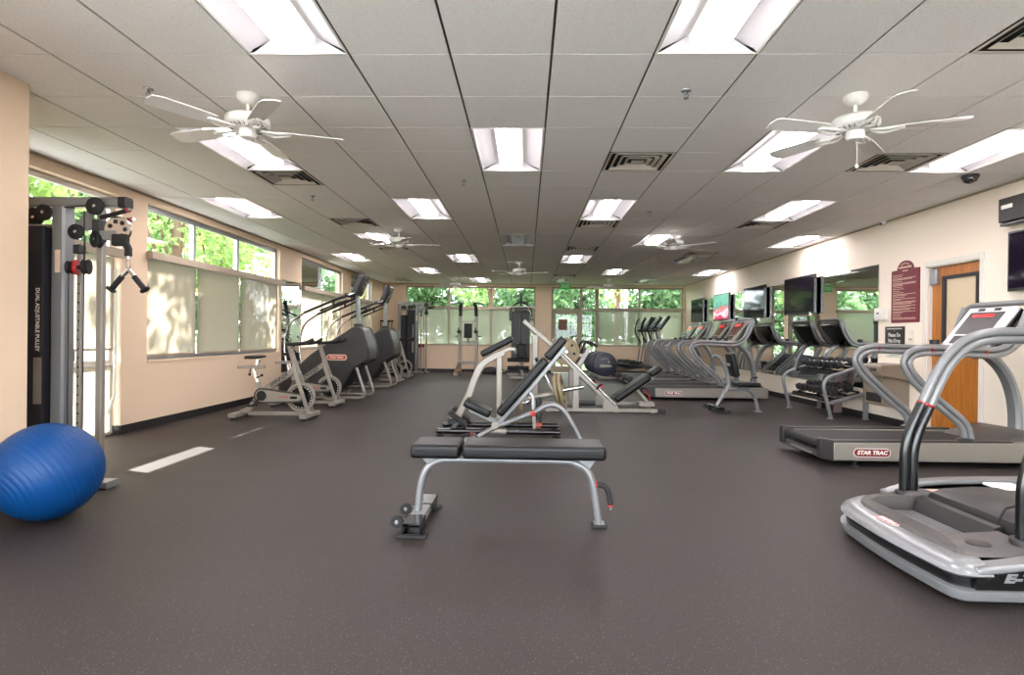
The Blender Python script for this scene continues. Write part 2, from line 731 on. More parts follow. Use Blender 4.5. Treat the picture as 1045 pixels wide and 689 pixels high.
def pierced(P, a0, a1, z0, z1, ops):
    """wall slab with openings; P(a, d, z) maps along, depth (0 inside face, 1 outside), height"""
    g = G()
    def blk(A0, A1, Z0, Z1):
        if A1 - A0 < 1e-4 or Z1 - Z0 < 1e-4:
            return
        g.hexa([P(A0, 0, Z0), P(A1, 0, Z0), P(A1, 1, Z0), P(A0, 1, Z0), P(A0, 0, Z1), P(A1, 0, Z1), P(A1, 1, Z1), P(A0, 1, Z1)])
    a = a0
    for (o0, o1, q0, q1) in sorted(ops):
        blk(a, o0, z0, z1)
        blk(o0, o1, z0, q0)
        blk(o0, o1, q1, z1)
        a = o1
    blk(a, a1, z0, z1)
    return g
LP = lambda a, d, z: (XL - 0.20 * d, a, z)
FP = lambda a, d, z: (a, YF + 0.20 * d, z)
RP = lambda a, d, z: (XR + 0.18 * d, a, z)
LDOOR = (4.35, 6.55, 0.0, 2.74)
LW = [(7.0, 10.82, 0.83, 2.77), (11.87, 14.57, 0.83, 2.77), (15.25, 17.3, 0.83, 2.77)]
FWIN = (-3.94, 0.28, 0.86, 2.79)
FDOOR = (0.80, 2.28, 0.0, 2.79)
FW2 = (2.28, 5.03, 0.88, 2.79)
structure(pierced(LP, PY, YF + 0.2, 0, 3.1, [LDOOR] + LW).build('wall_left', 'wall_paint'))
NP = lambda a, d, z: (PX - 0.20 * d, a, z)
NWIN = (-2.35, 2.2, 0.25, 2.77)
structure(pierced(NP, YB - 0.2, PY, 0, 3.1, [NWIN]).box(-4.87, PX - 0.2, PY - 0.2, PY, 0, 3.1).build('wall_pier', 'wall_paint'))
structure(pierced(FP, XL, XR + 0.18, 0, 3.1, [FWIN, FDOOR, FW2]).build('wall_far', 'wall_paint'))
RDOOR = (6.63, 7.50, 0.0, 2.115)
structure(pierced(RP, YB - 0.2, YF, 0, 3.1, [RDOOR]).build('wall_right', 'wall_paint_pale'))
BP = lambda a, d, z: (a, YB - 0.20 * d, z)
FILL_WIN = (-2.9, 4.6, 0.25, 2.77)  # unseen glazing behind the camera, added to brighten the ceiling
structure(pierced(BP, PX, XR, 0, 3.1, [FILL_WIN]).build('wall_back', 'wall_paint'))
structure(G().box(6.4, 6.5, 4.5, 10.5, 0, 3.1).build('wall_corridor', 'wall_paint'))
# roof slab, then added canopies that block the sun outside the windows
structure(G().box(-4.88, 5.5, YB - 0.3, YF + 0.3, 3.1, 3.25).box(-4.88, -4.7, YB - 0.3, YF + 0.3, 3.25, 4.4).build('roof', 'concrete'))
structure(G().box(-8.45, -4.88, 3.0, YF + 0.3, 4.25, 4.4).build('trim_3', 'frame_tan'))  # unseen canopy, added to stop sun entering the upper left panes
structure(G().box(-4.7, 5.5, YF + 0.12, YF + 0.3, 3.25, 4.4).box(-8.45, 8.0, YF + 0.3, YF + 2.9, 4.25, 4.4).build('trim_7', 'frame_tan'))  # unseen far canopy, added to keep direct sun off the far shades

b = G()
b.box(XL, XL + 0.012, 6.55, YF, 0, 0.10).box(XL - 0.15, XL + 0.012, 6.538, 6.55, 0, 0.10)
structure(b.build('baseboard_left', 'baseboard_black', bevel=0.003))
structure(G().box(PX, PX + 0.012, YB, PY, 0, 0.10).box(XL, PX + 0.012, PY, PY + 0.012, 0, 0.10).build('baseboard_pier', 'baseboard_black', bevel=0.003))
structure(G().box(XR - 0.012, XR, YB, 6.56, 0, 0.10).box(XR - 0.012, XR, 7.57, YF, 0, 0.10).build('baseboard_right', 'baseboard_black', bevel=0.003))
structure(G().box(XL, 0.80, YF - 0.012, YF, 0, 0.10).box(2.28, XR, YF - 0.012, YF, 0, 0.10).build('baseboard_far', 'baseboard_black', bevel=0.003))

# ------------------------------------------------------------------ ceiling
LIGHTS = []                     # (column, row, lit)
for r in (-2,):
    LIGHTS += [(-3, r, 1), (1, r, 1)]
LIGHTS += [(-5, 2, 1), (-1, 2, 1), (3, 2, 1), (6, 2, 1)]
LIGHTS += [(-7, 6, 1), (-3, 6, 1), (1, 6, 1), (5, 6, 1)]
LIGHTS += [(-5, 10, 1), (-1, 10, 0), (3, 10, 1), (7, 10, 1)]
LIGHTS += [(-7, 14, 1), (-3, 14, 1), (1, 14, 1), (5, 14, 0)]
LIGHTS += [(-5, 18, 1), (3, 18, 1), (7, 18, 1)]
LIGHTS += [(-7, 22, 0), (-3, 22, 1), (1, 22, 0), (5, 22, 0)]
HIDDEN_LIGHTS = [(-1, -6, 1), (3, -6, 1), (6, -6, 1), (5, -2, 1)]
VENTS = [(-5, 4), (1, 3), (5, 3), (4, -1), (-5, 8), (1, 8), (5, 8), (-5, 12), (5, 13), (1, 12), (1, 20)]
skip = {}
for n, (c, r, l) in enumerate(LIGHTS + HIDDEN_LIGHTS):
    skip[(c, r)] = n
    skip[(c, r + 1)] = n
for n, (c, r) in enumerate(VENTS):
    skip[(c, r)] = 100 + n
tiles, tees = G(), G()
gx, gy, zt = 0.008, 0.0045, 2.876
for c in range(-8, 9):
    for r in range(-10, 25):
        if (c, r) in skip:
            continue
        x0, x1, y0, y1 = max(cx(c), -4.86) + gx, min(cx(c + 1), 5.27) - gx, cy(r) + gy, cy(r + 1) - gy
        v = [tiles.V(p) for p in ((x0, y0, H), (x1, y0, H), (x1, y1, H), (x0, y1, H), (x0, y0, zt), (x1, y0, zt), (x1, y1, zt), (x0, y1, zt))]
        for q in ((0, 3, 2, 1), (0, 1, 5, 4), (1, 2, 6, 5), (2, 3, 7, 6), (3, 0, 4, 7)):
            tiles.F([v[i] for i in q])
for c in range(-8, 10):
    x = min(max(cx(c), -4.85), 5.25)
    tees.box(x - 0.011, x + 0.011, cy(-10), cy(25), zt, zt + 0.003)
for r in range(-10, 26):
    for c in range(-8, 9):
        if (c, r) in skip and skip.get((c, r)) == skip.get((c, r - 1)):
            continue
        tees.box(max(cx(c), -4.86), min(cx(c + 1), 5.27), cy(r) - 0.008, cy(r) + 0.008, zt + 0.0002, zt + 0.0032)
ceil = structure(tiles.build('ceiling', 'ceiling_tile', recalc=False))
tees.build('ceiling_grid', 'tee', ceil)
structure(G().box(XL, XL + 0.022, PY, YF, H - 0.02, H - 0.001).box(XR - 0.022, XR, YB, YF, H - 0.02, H - 0.001).box(XL, XR, YF - 0.022, YF, H - 0.02, H - 0.001).build('trim_4', 'frame_tan'))

# recessed fixtures
def make_light(lit):
    t = thing('ceiling_light', '', 'ceiling light')
    w, L = T / 2 - 0.006, T - 0.006
    prof = [(-w, 0.0), (-w + 0.014, 0.0), (-w + 0.03, 0.022), (-0.19, 0.055), (-0.125, 0.078)]
    full = prof + [(-a, b) for a, b in reversed(prof)]
    e = L - 0.02
    rings = [[(a, s, b) for a, b in full] for s in (-L, -e)]
    g = G()
    g.loft([[(a, -e, b) for a, b in full], [(a, e, b) for a, b in full]], cap=False, closed=False)
    for s in (-1, 1):            # sloping end plates
        g.F([g.V((-w + 0.014, s * L, 0.0)), g.V((w - 0.014, s * L, 0.0)), g.V((0.125, s * (L - 0.05), 0.078)), g.V((-0.125, s * (L - 0.05), 0.078))])
        g.box(-w, w, min(s * L, s * (L - 0.008)), max(s * L, s * (L - 0.008)), 0, 0.004)
    g.box(-w, w, -L, L, 0.095, 0.10)
    g.build('reflector_pan', 'pan_white', t, recalc=False)
    f = G()
    for s in (-1, 1):
        f.box(min(s * (w + 0.004), s * (w - 0.008)), max(s * (w + 0.004), s * (w - 0.008)), -L, L, -0.004, 0.0)
        f.box(-w, w, min(s * L, s * (L - 0.01)), max(s * L, s * (L - 0.01)), -0.0042, -0.0002)
    f.build('rim', 'white_enamel', t)
    G().box(-0.10, 0.10, -L + 0.06, L - 0.06, 0.004, 0.016).build('lens', 'lens_lit' if lit else 'louvre_metal', t, bevel=0.003)
    G().prism([(-0.108, 0.0165), (0.108, 0.0165), (0.12, 0.085), (-0.12, 0.085)], -L + 0.05, L - 0.05).build('basket', 'basket_glow' if lit else 'pan_white', t)
    if not lit:
        q = G()
        for i in range(9):
            y = -L + 0.1 + i * (2 * L - 0.2) / 8
            q.prism([(-0.2, 0.05), (-0.12, 0.005), (0.12, 0.005), (0.2, 0.05)], y - 0.004, y + 0.004)
        q.build('louvre', 'louvre_metal', t)
    return t
mat('louvre_metal', (205, 206, 212), 0.2, 0.85)
proto_lit, proto_off = make_light(True), make_light(False)
rows = {-2: 'nearest the camera', 2: 'second row of lights from the front', 6: 'third row of lights from the front', 10: 'fourth row of lights from the front', 14: 'fifth row of lights from the front', 18: 'sixth row of lights from the front', 22: 'last row by the far windows'}
count = {}
per_row = {}
for c, r, l in LIGHTS:
    per_row[r] = per_row.get(r, 0) + 1
used = {1: False, 0: False}
POS = {2: ['left', 'right'], 3: ['left', 'middle', 'right'], 4: ['leftmost', 'second from left', 'second from right', 'rightmost']}
for c, r, l in LIGHTS + HIDDEN_LIGHTS:
    k = count.get(r, 0)
    count[r] = k + 1
    loc = (cx(c) + T / 2, cy(r + 1), H)
    if r == -6 or (c, r) == (5, -2):
        lab = 'lit recessed ceiling light behind the camera, out of the frame'
    else:
        pos = POS[per_row[r]][k]
        lab = ('lit' if l else 'unlit') + ' recessed ceiling light, ' + pos + ' in the ' + (rows[r] if r != -2 else 'pair at the top edge of the photo')
    src = proto_lit if l else proto_off
    if not used[l]:
        used[l] = True
        src.location = loc
        src['label'] = lab
        src['group'] = 'recessed ceiling lights'
    else:
        dup(src, loc, 0, lab, 'recessed ceiling lights')

def make_vent():
    t = thing('ceiling_vent', '', 'vent')
    w = T / 2 - 0.006
    G().box(-w, w, -w, w, 0.06, 0.065).box(-w, -w + 0.004, -w, w, 0.0, 0.06).box(w - 0.004, w, -w, w, 0.0, 0.06).box(-w, w, -w, -w + 0.004, 0.0, 0.06).box(-w, w, w - 0.004, w, 0.0, 0.06).build('duct_box', 'vent_dark', t)
    g = G()
    for h, wd, z0, z1 in ((0.2965, 0.02, -0.004, -0.003), (0.240, 0.030, -0.006, 0.014), (0.180, 0.030, -0.006, 0.014), (0.120, 0.030, -0.006, 0.014), (0.060, 0.0595, -0.006, 0.002)):
        i = h - wd
        ring = lambda q, z: [g.V(p) for p in ((-q, -q, z), (q, -q, z), (q, q, z), (-q, q, z))]
        A, B, A2, B2 = ring(h, z0), ring(i, z1), ring(h, z0 + 0.003), ring(i, z1 + 0.003)
        for a in range(4):
            d = (a + 1) % 4
            g.F([A[a], A[d], B[d], B[a]])
            g.F([A2[a], A2[d], B2[d], B2[a]])
            g.F([A[a], A[d], A2[d], A2[a]])
            g.F([B[a], B[d], B2[d], B2[a]])
    g.build('diffuser_cones', 'vent_paint', t)
    return t
vent0 = make_vent()
vlab = ['square louvred ceiling vent just behind the near left ceiling fan', 'square louvred ceiling vent right of the front centre light, above mid photo', 'square louvred ceiling vent behind the near right ceiling fan', 'square louvred ceiling vent cut off by the right edge of the photo', 'square louvred ceiling vent left of the second row of left lights', 'square louvred ceiling vent behind the centre right light of the third row', 'square louvred ceiling vent behind the rightmost light of the third row', 'small far ceiling vent below the left middle ceiling fan', 'small far ceiling vent behind the right middle ceiling fan', 'small far ceiling vent in front of the centre right light of the fifth row', 'farthest ceiling vent, above the green exit sign']
for n, (c, r) in enumerate(VENTS):
    loc = (cx(c) + T / 2, cy(r) + T / 2, H)
    if n == 0:
        vent0.location = loc
        vent0['label'] = vlab[0]
        vent0['group'] = 'ceiling vents'
    else:
        dup(vent0, loc, 0, vlab[n], 'ceiling vents')

# ------------------------------------------------------------------ windows, doors, shades
def win(n, P, a0, a1, z0, z1, mull, trans, m='aluminium', low=True, prefix='window'):
    """aluminium window: P(a, d, z), d in metres behind the inside wall face"""
    w = sgroup('%s_%d' % (prefix, n))
    g = G()
    def bx(A0, A1, Z0, Z1, d0, d1):
        g.hexa([P(A0, d0, Z0), P(A1, d0, Z0), P(A1, d1, Z0), P(A0, d1, Z0), P(A0, d0, Z1), P(A1, d0, Z1), P(A1, d1, Z1), P(A0, d1, Z1)])
    d0, d1 = 0.07, 0.13
    bx(a0, a1, z1 - 0.06, z1, d0, d1)
    bx(a0, a1, z0, z0 + 0.05, d0, d1)
    bx(a0, a0 + 0.05, z0 + 0.05, z1 - 0.06, d0, d1)
    bx(a1 - 0.05, a1, z0 + 0.05, z1 - 0.06, d0, d1)
    edges = [a0 + 0.05] + list(mull) + [a1 - 0.05]
    for q in mull:
        bx(q - 0.03, q + 0.03, z0 + 0.05, z1 - 0.06, d0 - 0.003, d1 + 0.003)
    for p, q in zip(edges, edges[1:]):
        bx(p + 0.002, q - 0.002, trans - 0.03, trans + 0.03, d0 + 0.002, d1 - 0.002)
    g.build('window_frame', m, w, bevel=0.003)
    for p, q in zip(edges, edges[1:]):
        for (Z0, Z1) in ((z0 + 0.04, trans), (trans, z1 - 0.05)):
            h = G()
            h.quad(P(p, 0.10, Z0), P(q, 0.10, Z0), P(q, 0.10, Z1), P(p, 0.10, Z1))
            h.build('glass_pane', 'glass', w)
    s = G()
    s.hexa([P(a0, -0.012, z0 - 0.02), P(a1, -0.012, z0 - 0.02), P(a1, 0.07, z0 - 0.02), P(a0, 0.07, z0 - 0.02), P(a0, -0.012, z0 + 0.001), P(a1, -0.012, z0 + 0.001), P(a1, 0.07, z0 + 0.001), P(a0, 0.07, z0 + 0.001)])
    if low:
        s.build('window_sill', 'wall_paint', w)
    else:
        s.bm.free()
    return w
LD = lambda a, d, z: (XL - d, a, z)
FD = lambda a, d, z: (a, YF + d, z)
win(1, LD, *LW[0], [8.12, 9.36], 2.13)
win(2, LD, *LW[1], [13.2], 2.13)
win(3, LD, *LW[2], [16.3], 2.13)
win(4, FD, FWIN[0], FWIN[1], FWIN[2], FWIN[3], [-2.53, -1.14], 2.10, 'frame_tan')
win(5, FD, FW2[0], FW2[1], FW2[2], FW2[3], [3.64], 2.06, 'frame_tan')

win(6, lambda a, d, z: (PX - d, a, z), *NWIN, [-0.8, 0.7], 2.13)
win(7, lambda a, d, z: (a, YB - d, z), *FILL_WIN, [-1.4, 0.1, 1.6, 3.1], 2.13, 'frame_tan')  # added window, out of view, letting in extra daylight

# glazed doorway on the left
def dbox(g, P, A0, A1, Z0, Z1, d0, d1):
    g.hexa([P(A0, d0, Z0), P(A1, d0, Z0), P(A1, d1, Z0), P(A0, d1, Z0), P(A0, d0, Z1), P(A1, d0, Z1), P(A1, d1, Z1), P(A0, d1, Z1)])
d3 = sgroup('door_3')
g = G()
for a in (4.35, 5.33, 6.49):
    dbox(g, LD, a, a + 0.06, 0, 2.74, 0.10, 0.16)
for z in (0.0, 0.80, 2.06, 2.68):
    dbox(g, LD, 4.41, 5.33, z, z + 0.06, 0.102, 0.158)
    dbox(g, LD, 5.39, 6.49, z, z + 0.06, 0.102, 0.158)
g.build('door_frame', 'white_frame', d3, bevel=0.003)
for p, q in ((4.40, 5.34), (5.38, 6.50)):
    for z0, z1 in ((0.05, 0.81), (0.85, 2.07), (2.11, 2.69)):
        h = G()
        h.quad(LD(p, 0.13, z0), LD(q, 0.13, z0), LD(q, 0.13, z1), LD(p, 0.13, z1))
        h.build('glass_pane', 'glass', d3)
h = G().tube([LD(6.40, 0.05, 0.25), LD(6.47, 0.02, 0.45), LD(6.50, 0.03, 1.9)], 0.018)
h.build('pull_bar', 'white_enamel', d3)
# far exit door with its sidelight and transoms
d2 = sgroup('door_2')
g = G()
for a, w in ((0.80, 0.06), (1.72, 0.08), (2.22, 0.06)):
    dbox(g, FD, a, a + w, 0, 2.79, 0.06, 0.13)
for z, h in ((2.01, 0.08), (2.73, 0.06)):
    dbox(g, FD, 0.86, 1.72, z, z + h, 0.062, 0.128)
    dbox(g, FD, 1.80, 2.22, z, z + h, 0.062, 0.128)
dbox(g, FD, 1.80, 2.22, 0.0, 0.10, 0.062, 0.128)
g.build('door_frame', 'frame_tan', d2, bevel=0.003)
g = G()
dbox(g, FD, 0.87, 0.95, 0.02, 2.0, 0.07, 0.115)
dbox(g, FD, 1.63, 1.71, 0.02, 2.0, 0.07, 0.115)
dbox(g, FD, 0.95, 1.63, 0.02, 0.22, 0.072, 0.113)
dbox(g, FD, 0.95, 1.63, 1.92, 2.0, 0.072, 0.113)
dbox(g, FD, 0.96, 1.62, 0.98, 1.03, 0.04, 0.072)
g.build('door_leaf', 'frame_tan', d2, bevel=0.003)
for p, q, z0, z1 in ((0.95, 1.63, 0.22, 1.92), (1.80, 2.22, 0.10, 2.01), (0.86, 1.72, 2.09, 2.73), (1.80, 2.22, 2.09, 2.73)):
    h = G()
    h.quad(FD(p, 0.09, z0), FD(q, 0.09, z0), FD(q, 0.09, z1), FD(p, 0.09, z1))
    h.build('glass_pane', 'glass', d2)
# wooden door on the right
d1 = sgroup('door_1')
RD = lambda a, d, z: (XR + d, a, z)
g = G()
dbox(g, RD, 6.565, 6.63, 0, 2.18, -0.016, 0.0)
dbox(g, RD, 7.50, 7.565, 0, 2.18, -0.016, 0.0)
dbox(g, RD, 6.63, 7.50, 2.115, 2.18, -0.016, 0.0)
dbox(g, RD, 6.63, 6.645, 0, 2.10, 0.0, 0.12)
dbox(g, RD, 7.485, 7.50, 0, 2.10, 0.0, 0.12)
dbox(g, RD, 6.63, 7.50, 2.10, 2.115, 0.0, 0.12)
g.build('door_frame', 'trim_white', d1, bevel=0.004)
g = G()
zg0, zg1, yg0, yg1 = 1.15, 1.97, 6.74, 7.30
dbox(g, RD, 6.647, yg0, 0.008, 2.097, 0.06, 0.105)
dbox(g, RD, yg1, 7.483, 0.008, 2.097, 0.06, 0.105)
dbox(g, RD, yg0, yg1, 0.008, zg0, 0.06, 0.105)
dbox(g, RD, yg0, yg1, zg1, 2.097, 0.06, 0.105)
g.build('door_leaf', 'oak', d1)
g = G()
for a0, a1, z0, z1 in ((yg0 - 0.01, yg0 + 0.03, zg0 - 0.01, zg1 + 0.01), (yg1 - 0.03, yg1 + 0.01, zg0 - 0.01, zg1 + 0.01), (yg0 + 0.03, yg1 - 0.03, zg0 - 0.01, zg0 + 0.03), (yg0 + 0.03, yg1 - 0.03, zg1 - 0.03, zg1 + 0.01)):
    dbox(g, RD, a0, a1, z0, z1, 0.05, 0.11)
g.build('window_bead', 'lettering_black', d1, bevel=0.003)
g = G()
g.quad(RD(yg0, 0.085, zg0), RD(yg1, 0.085, zg0), RD(yg1, 0.085, zg1), RD(yg0, 0.085, zg1))
g.build('glass_pane', 'door_glass', d1)
g = G()
dbox(g, RD, 7.36, 7.47, 1.88, 2.08, 0.015, 0.06)
g.build('door_closer', 'aluminium', d1, bevel=0.008)
h = G().lathe([(0.028, 0), (0.028, 0.006), (0.011, 0.01), (0.011, 0.035), (0.026, 0.045), (0.026, 0.06), (0.0, 0.064)], RD(6.72, 0.06, 1.0), (-1, 0, 0))
h.build('door_handle', 'bright_steel', d1)

# roller shades: a cassette across each window and a shade per light
def shades(P, a0, a1, cuts, ztop, zbot, where, cats, d=0.035, cloth='shade_fabric', case=True):
    g = G()
    A0, A1 = a0 - 0.025, a1 + 0.025
    g.hexa([P(A0, -0.08, ztop - 0.005), P(A1, -0.08, ztop - 0.005), P(A1, -0.003, ztop - 0.005), P(A0, -0.003, ztop - 0.005), P(A0, -0.08, ztop + 0.09), P(A1, -0.08, ztop + 0.09), P(A1, -0.003, ztop + 0.09), P(A0, -0.003, ztop + 0.09)])
    if case:
        o = g.build('shade_cassette', 'valance', bevel=0.006)
        at_base(o, P((a0 + a1) / 2, -0.04, ztop))
        tag(o, 'beige roller shade cassette running across ' + where, 'shade cassette')
    else:
        g.bm.free()
    e = [a0 + 0.01] + cuts + [a1 - 0.01]
    for i, (p, q) in enumerate(zip(e, e[1:])):
        c = P((p + q) / 2, d, zbot)
        t = thing('roller_shade', cats[i] + ' of ' + where, 'roller shade', c, 0, 'lowered roller shades')
        h = G(c)
        k = 0.02
        h.quad(P(p + k, d, zbot + 0.02), P(q - k, d, zbot + 0.02), P(q - k, d, ztop), P(p + k, d, ztop))
        h.build('shade_cloth', cloth, t)
        h = G(c)
        h.hexa([P(p + k, d - 0.006, zbot), P(q - k, d - 0.006, zbot), P(q - k, d + 0.006, zbot), P(p + k, d + 0.006, zbot), P(p + k, d - 0.006, zbot + 0.025), P(q - k, d - 0.006, zbot + 0.025), P(q - k, d + 0.006, zbot + 0.025), P(p + k, d + 0.006, zbot + 0.025)])
        h.build('hem_bar', 'valance', t, bevel=0.002)
shades(LD, 7.0, 10.82, [8.12, 9.36], 2.09, 0.882, 'the nearest left window', ['lowered cream roller shade in the near third', 'lowered cream roller shade in the middle third', 'lowered cream roller shade in the far third'])
shades(LD, 11.87, 14.57, [13.2], 2.09, 0.875, 'the middle left window', ['lowered cream roller shade in the near half', 'lowered cream roller shade in the far half'])
shades(LD, 15.25, 17.3, [16.3], 2.09, 0.875, 'the farthest left window', ['lowered cream roller shade in the near half', 'lowered cream roller shade in the far half'])
shades(FD, -3.94, 0.28, [-2.53, -1.14], 2.04, 0.88, 'the far left window', ['lowered roller shade in the left third', 'lowered roller shade in the middle third', 'lowered roller shade in the right third'], cloth='screen_fabric')
shades(FD, 2.28, 5.03, [3.64], 2.02, 0.90, 'the far right window', ['lowered roller shade in the left half', 'lowered roller shade in the right half'], cloth='screen_fabric')
shades(LD, 5.34, 6.53, [], 2.03, 0.97, 'the glazed left doorway', ['long white shade behind the cable machine, far upper pane'], d=0.06)
shades(LD, 5.34, 6.53, [], 0.80, 0.02, 'the glazed left doorway', ['short white shade behind the cable machine, far lower pane'], d=0.06, case=False)
shades(LD, 4.34, 5.43, [], 2.03, 0.84, 'the near leaf', ['long white shade on the left doorway, near upper pane'], d=0.085, case=False)  # near leaf is hidden; its shades are added to stop a sun patch
shades(LD, 4.34, 5.43, [], 0.80, 0.02, 'the near leaf', ['short white shade on the left doorway, near lower pane'], d=0.085, case=False)

# ------------------------------------------------------------------ outdoors
def leaf_cloud(n, blobs, leaf, rnd):
    g = G()
    for _ in range(n):
        bx, by, bz, br, bh = rnd.choice(blobs)
        while True:
            p = Vector((rnd.uniform(-1, 1), rnd.uniform(-1, 1), rnd.uniform(-1, 1)))
            if 0.25 < p.length < 1:
                break
        c = Vector((bx + p.x * br, by + p.y * br, bz + p.z * bh))
        n_ = Vector((rnd.gauss(0, 1), rnd.gauss(0, 1), rnd.gauss(0.4, 1))).normalized()
        u = n_.orthogonal().normalized()
        v = n_.cross(u)
        s = leaf * rnd.uniform(0.6, 1.3)
        a = rnd.uniform(0, 6.28)
        u, v = u * math.cos(a) + v * math.sin(a), v * math.cos(a) - u * math.sin(a)
        g.F([g.V(c - u * s), g.V(c + v * s * 0.5 + n_ * s * 0.12), g.V(c + u * s), g.V(c - v * s * 0.5 + n_ * s * 0.12)])
    return g
def tree(kind, h, rad, leaf, n, mt, seed, trunk=0.16, low=0.32):
    rnd = random.Random(seed)
    t = thing('leafy_tree' if kind == 't' else 'shrub', '', 'tree' if kind == 't' else 'shrub')
    blobs = []
    for i in range(9 if kind == 't' else 5):
        a = rnd.uniform(0, 6.28)
        rr = rad * rnd.uniform(0.1, 0.62)
        z = h * rnd.uniform(low + 0.08, 0.86)
        blobs.append((rr * math.cos(a), rr * math.sin(a), z, rad * rnd.uniform(0.38, 0.6), h * rnd.uniform(0.11, 0.2)))
    leaf_cloud(n, blobs, leaf, rnd).build('foliage', mt, t, recalc=False)
    g = G()
    g.sweep(smooth([(0, 0, 0), (0.06, 0.03, h * 0.25), (-0.05, 0.05, h * 0.5), (0.04, 0, h * 0.8)], 4), [(trunk * math.cos(x) * 0.8, trunk * math.sin(x) * 0.8) for x in [2 * PI * i / 8 for i in range(8)]])
    for bx, by, bz, br, bh in blobs[:5]:
        g.tube(smooth([(0, 0, h * 0.3), (bx * 0.5, by * 0.5, bz * 0.75), (bx, by, bz)], 3), trunk * 0.28, n=6)
    g.build('trunk', 'bark', t)
    return t
TR = [tree('t', 8.2, 2.5, 0.14, 2700, 'leaf_mid', 3), tree('t', 8.8, 2.8, 0.15, 2900, 'leaf_bright', 5), tree('t', 9.6, 3.0, 0.19, 6500, 'leaf_dark', 9, low=0.15)]
NAMES = ['mid green leafy tree', 'bright yellow green leafy tree', 'tall blue green leafy tree']
spots = [(-11.0, 5.0, 0), (-10.9, 11.7, 1), (-11.0, 17.9, 0), (-17.2, 8.0, 2), (-17.4, 14.8, 2), (-17.2, 21.4, 2),
         (-7.6, 27.0, 1), (-1.6, 26.6, 0), (4.2, 27.0, 1), (10.2, 26.8, 0), (-13.4, 24.6, 1), (-13.6, 30.6, 0), (-19.4, 31.0, 2), (-21.0, 38.0, 2), (-11.6, 36.6, 2), (-5.4, 33.2, 2), (0.6, 33.4, 2), (7.2, 33.2, 2), (14.0, 33.2, 2),
         (-24.0, 4.6, 2), (-24.2, 11.4, 2), (-24.0, 18.2, 2), (-24.2, 25.2, 2), (-2.7, 40.0, 2), (4.0, 40.2, 2), (10.7, 40.0, 2)]
seen = {}
for i, (x, y, k) in enumerate(spots):
    side = 'outside the left windows' if x < -10 else 'outside the far windows'
    same = sorted([q for q in spots if q[2] == k and (q[0] < -10) == (x < -10)], key=lambda q: q[1] if x < -10 else q[0])
    lab = NAMES[k] + ' ' + side + ', ' + ORD[same.index((x, y, k))] + ' of its kind from ' + ('the front' if x < -10 else 'the left')
    loc = (x, y, -0.14)
    if k not in seen:
        seen[k] = 1
        TR[k].location = loc
        TR[k]['label'] = lab
        TR[k]['group'] = NAMES[k] + 's ' + side
    else:
        dup(TR[k], loc, i * 1.3, lab, NAMES[k] + 's ' + side, (1.0 if abs(x) < 16 else 1.03,) * 3)
SH = tree('s', 2.3, 1.35, 0.10, 2400, 'leaf_dark', 12, 0.05, low=0.05)
sh = [(-5.8, 22.6), (-2.2, 22.7), (1.4, 22.5), (5.9, 22.6)]
for i, (x, y) in enumerate(sh):
    lab = 'dark green shrub in the row outside the far windows, %s from left' % ORD[i]
    if i == 0:
        SH.location = (x, y, -0.14)
        SH['label'] = lab
        SH['group'] = 'shrubs outside the far windows'
    else:
        dup(SH, (x, y, -0.14), i * 1.1, lab, 'shrubs outside the far windows')
hg = thing('hedge', 'long dark green hedge far behind the trees outside the far windows', 'hedge', (0, 46.5, -0.14))
leaf_cloud(7000, [(-26 + 2.6 * i, 0.4 * math.sin(i), 1.5 + 0.2 * math.sin(i * 1.7), 1.8, 1.6) for i in range(21)], 0.26, random.Random(21)).build('foliage', 'leaf_dark', hg, recalc=False)
g = G()
for i in range(21):
    g.tube(smooth([(-26 + 2.6 * i, 0, 0), (-25.9 + 2.6 * i, 0.1, 1.0), (-26.1 + 2.6 * i, 0, 2.0)], 3), 0.06, n=6)
g.build('stems', 'bark', hg)
lp = thing('street_lamp', 'white lamp post standing outside the far right window', 'street lamp', (3.87, 22.6, -0.07))
G().tube([(0, 0, 0), (0, 0, 4.6)], 0.06, n=12).build('pole', 'white_enamel', lp)
G().lathe([(0.05, 0), (0.22, 0.06), (0.2, 0.12), (0.02, 0.2)], (0, 0, 4.6)).build('lamp_head', 'white_enamel', lp)
G().lathe([(0.14, 0), (0.14, 0.1), (0.07, 0.16)], (0, 0, 0)).build('pole_base', 'concrete', lp)
# ------------------------------------------------------------------ treadmills
def pill(g, P, L, Hh, d0, d1, n=8):
    """stadium badge: P(a, b, d) with a along, b up, d outwards"""
    pts = []
    r = Hh / 2
    for i in range(n + 1):
        a = -PI / 2 + PI * i / n
        pts.append((L / 2 - r + r * math.cos(a), r * math.sin(a)))
    for i in range(n + 1):
        a = PI / 2 + PI * i / n
        pts.append((-L / 2 + r + r * math.cos(a), r * math.sin(a)))
    A = [g.V(P(a, b, d0)) for a, b in pts]
    B = [g.V(P(a, b, d1)) for a, b in pts]
    g.F(A)
    g.F(list(reversed(B)))
    for i in range(len(pts)):
        j = (i + 1) % len(pts)
        g.F([A[i], A[j], B[j], B[i]])
    return g

def badge(parent, o, x, y, L, m='badge_maroon', s='STAR TRAC'):
    """brand badge: o centre, x words direction, y up"""
    mx = frame(o, x, y)
    P = lambda a, b, d: mx @ Vector((a, b, d))
    Hh = L * 0.24
    pill(G(), P, L, Hh, 0, 0.0015)
    b0 = pill(G(), P, L, Hh, 0.0, 0.002).build('badge', 'lettering_white', parent)
    pill(G(), P, L * 0.965, Hh * 0.86, 0.002, 0.003).build('badge_field', m, b0)
    text(s, Hh * 0.62, mx @ Matrix.Translation((0, 0, 0.0038)), 'badge_lettering', 'lettering_white', b0, width=L * 0.82, shear=0.2, bold=0.002)
    return b0

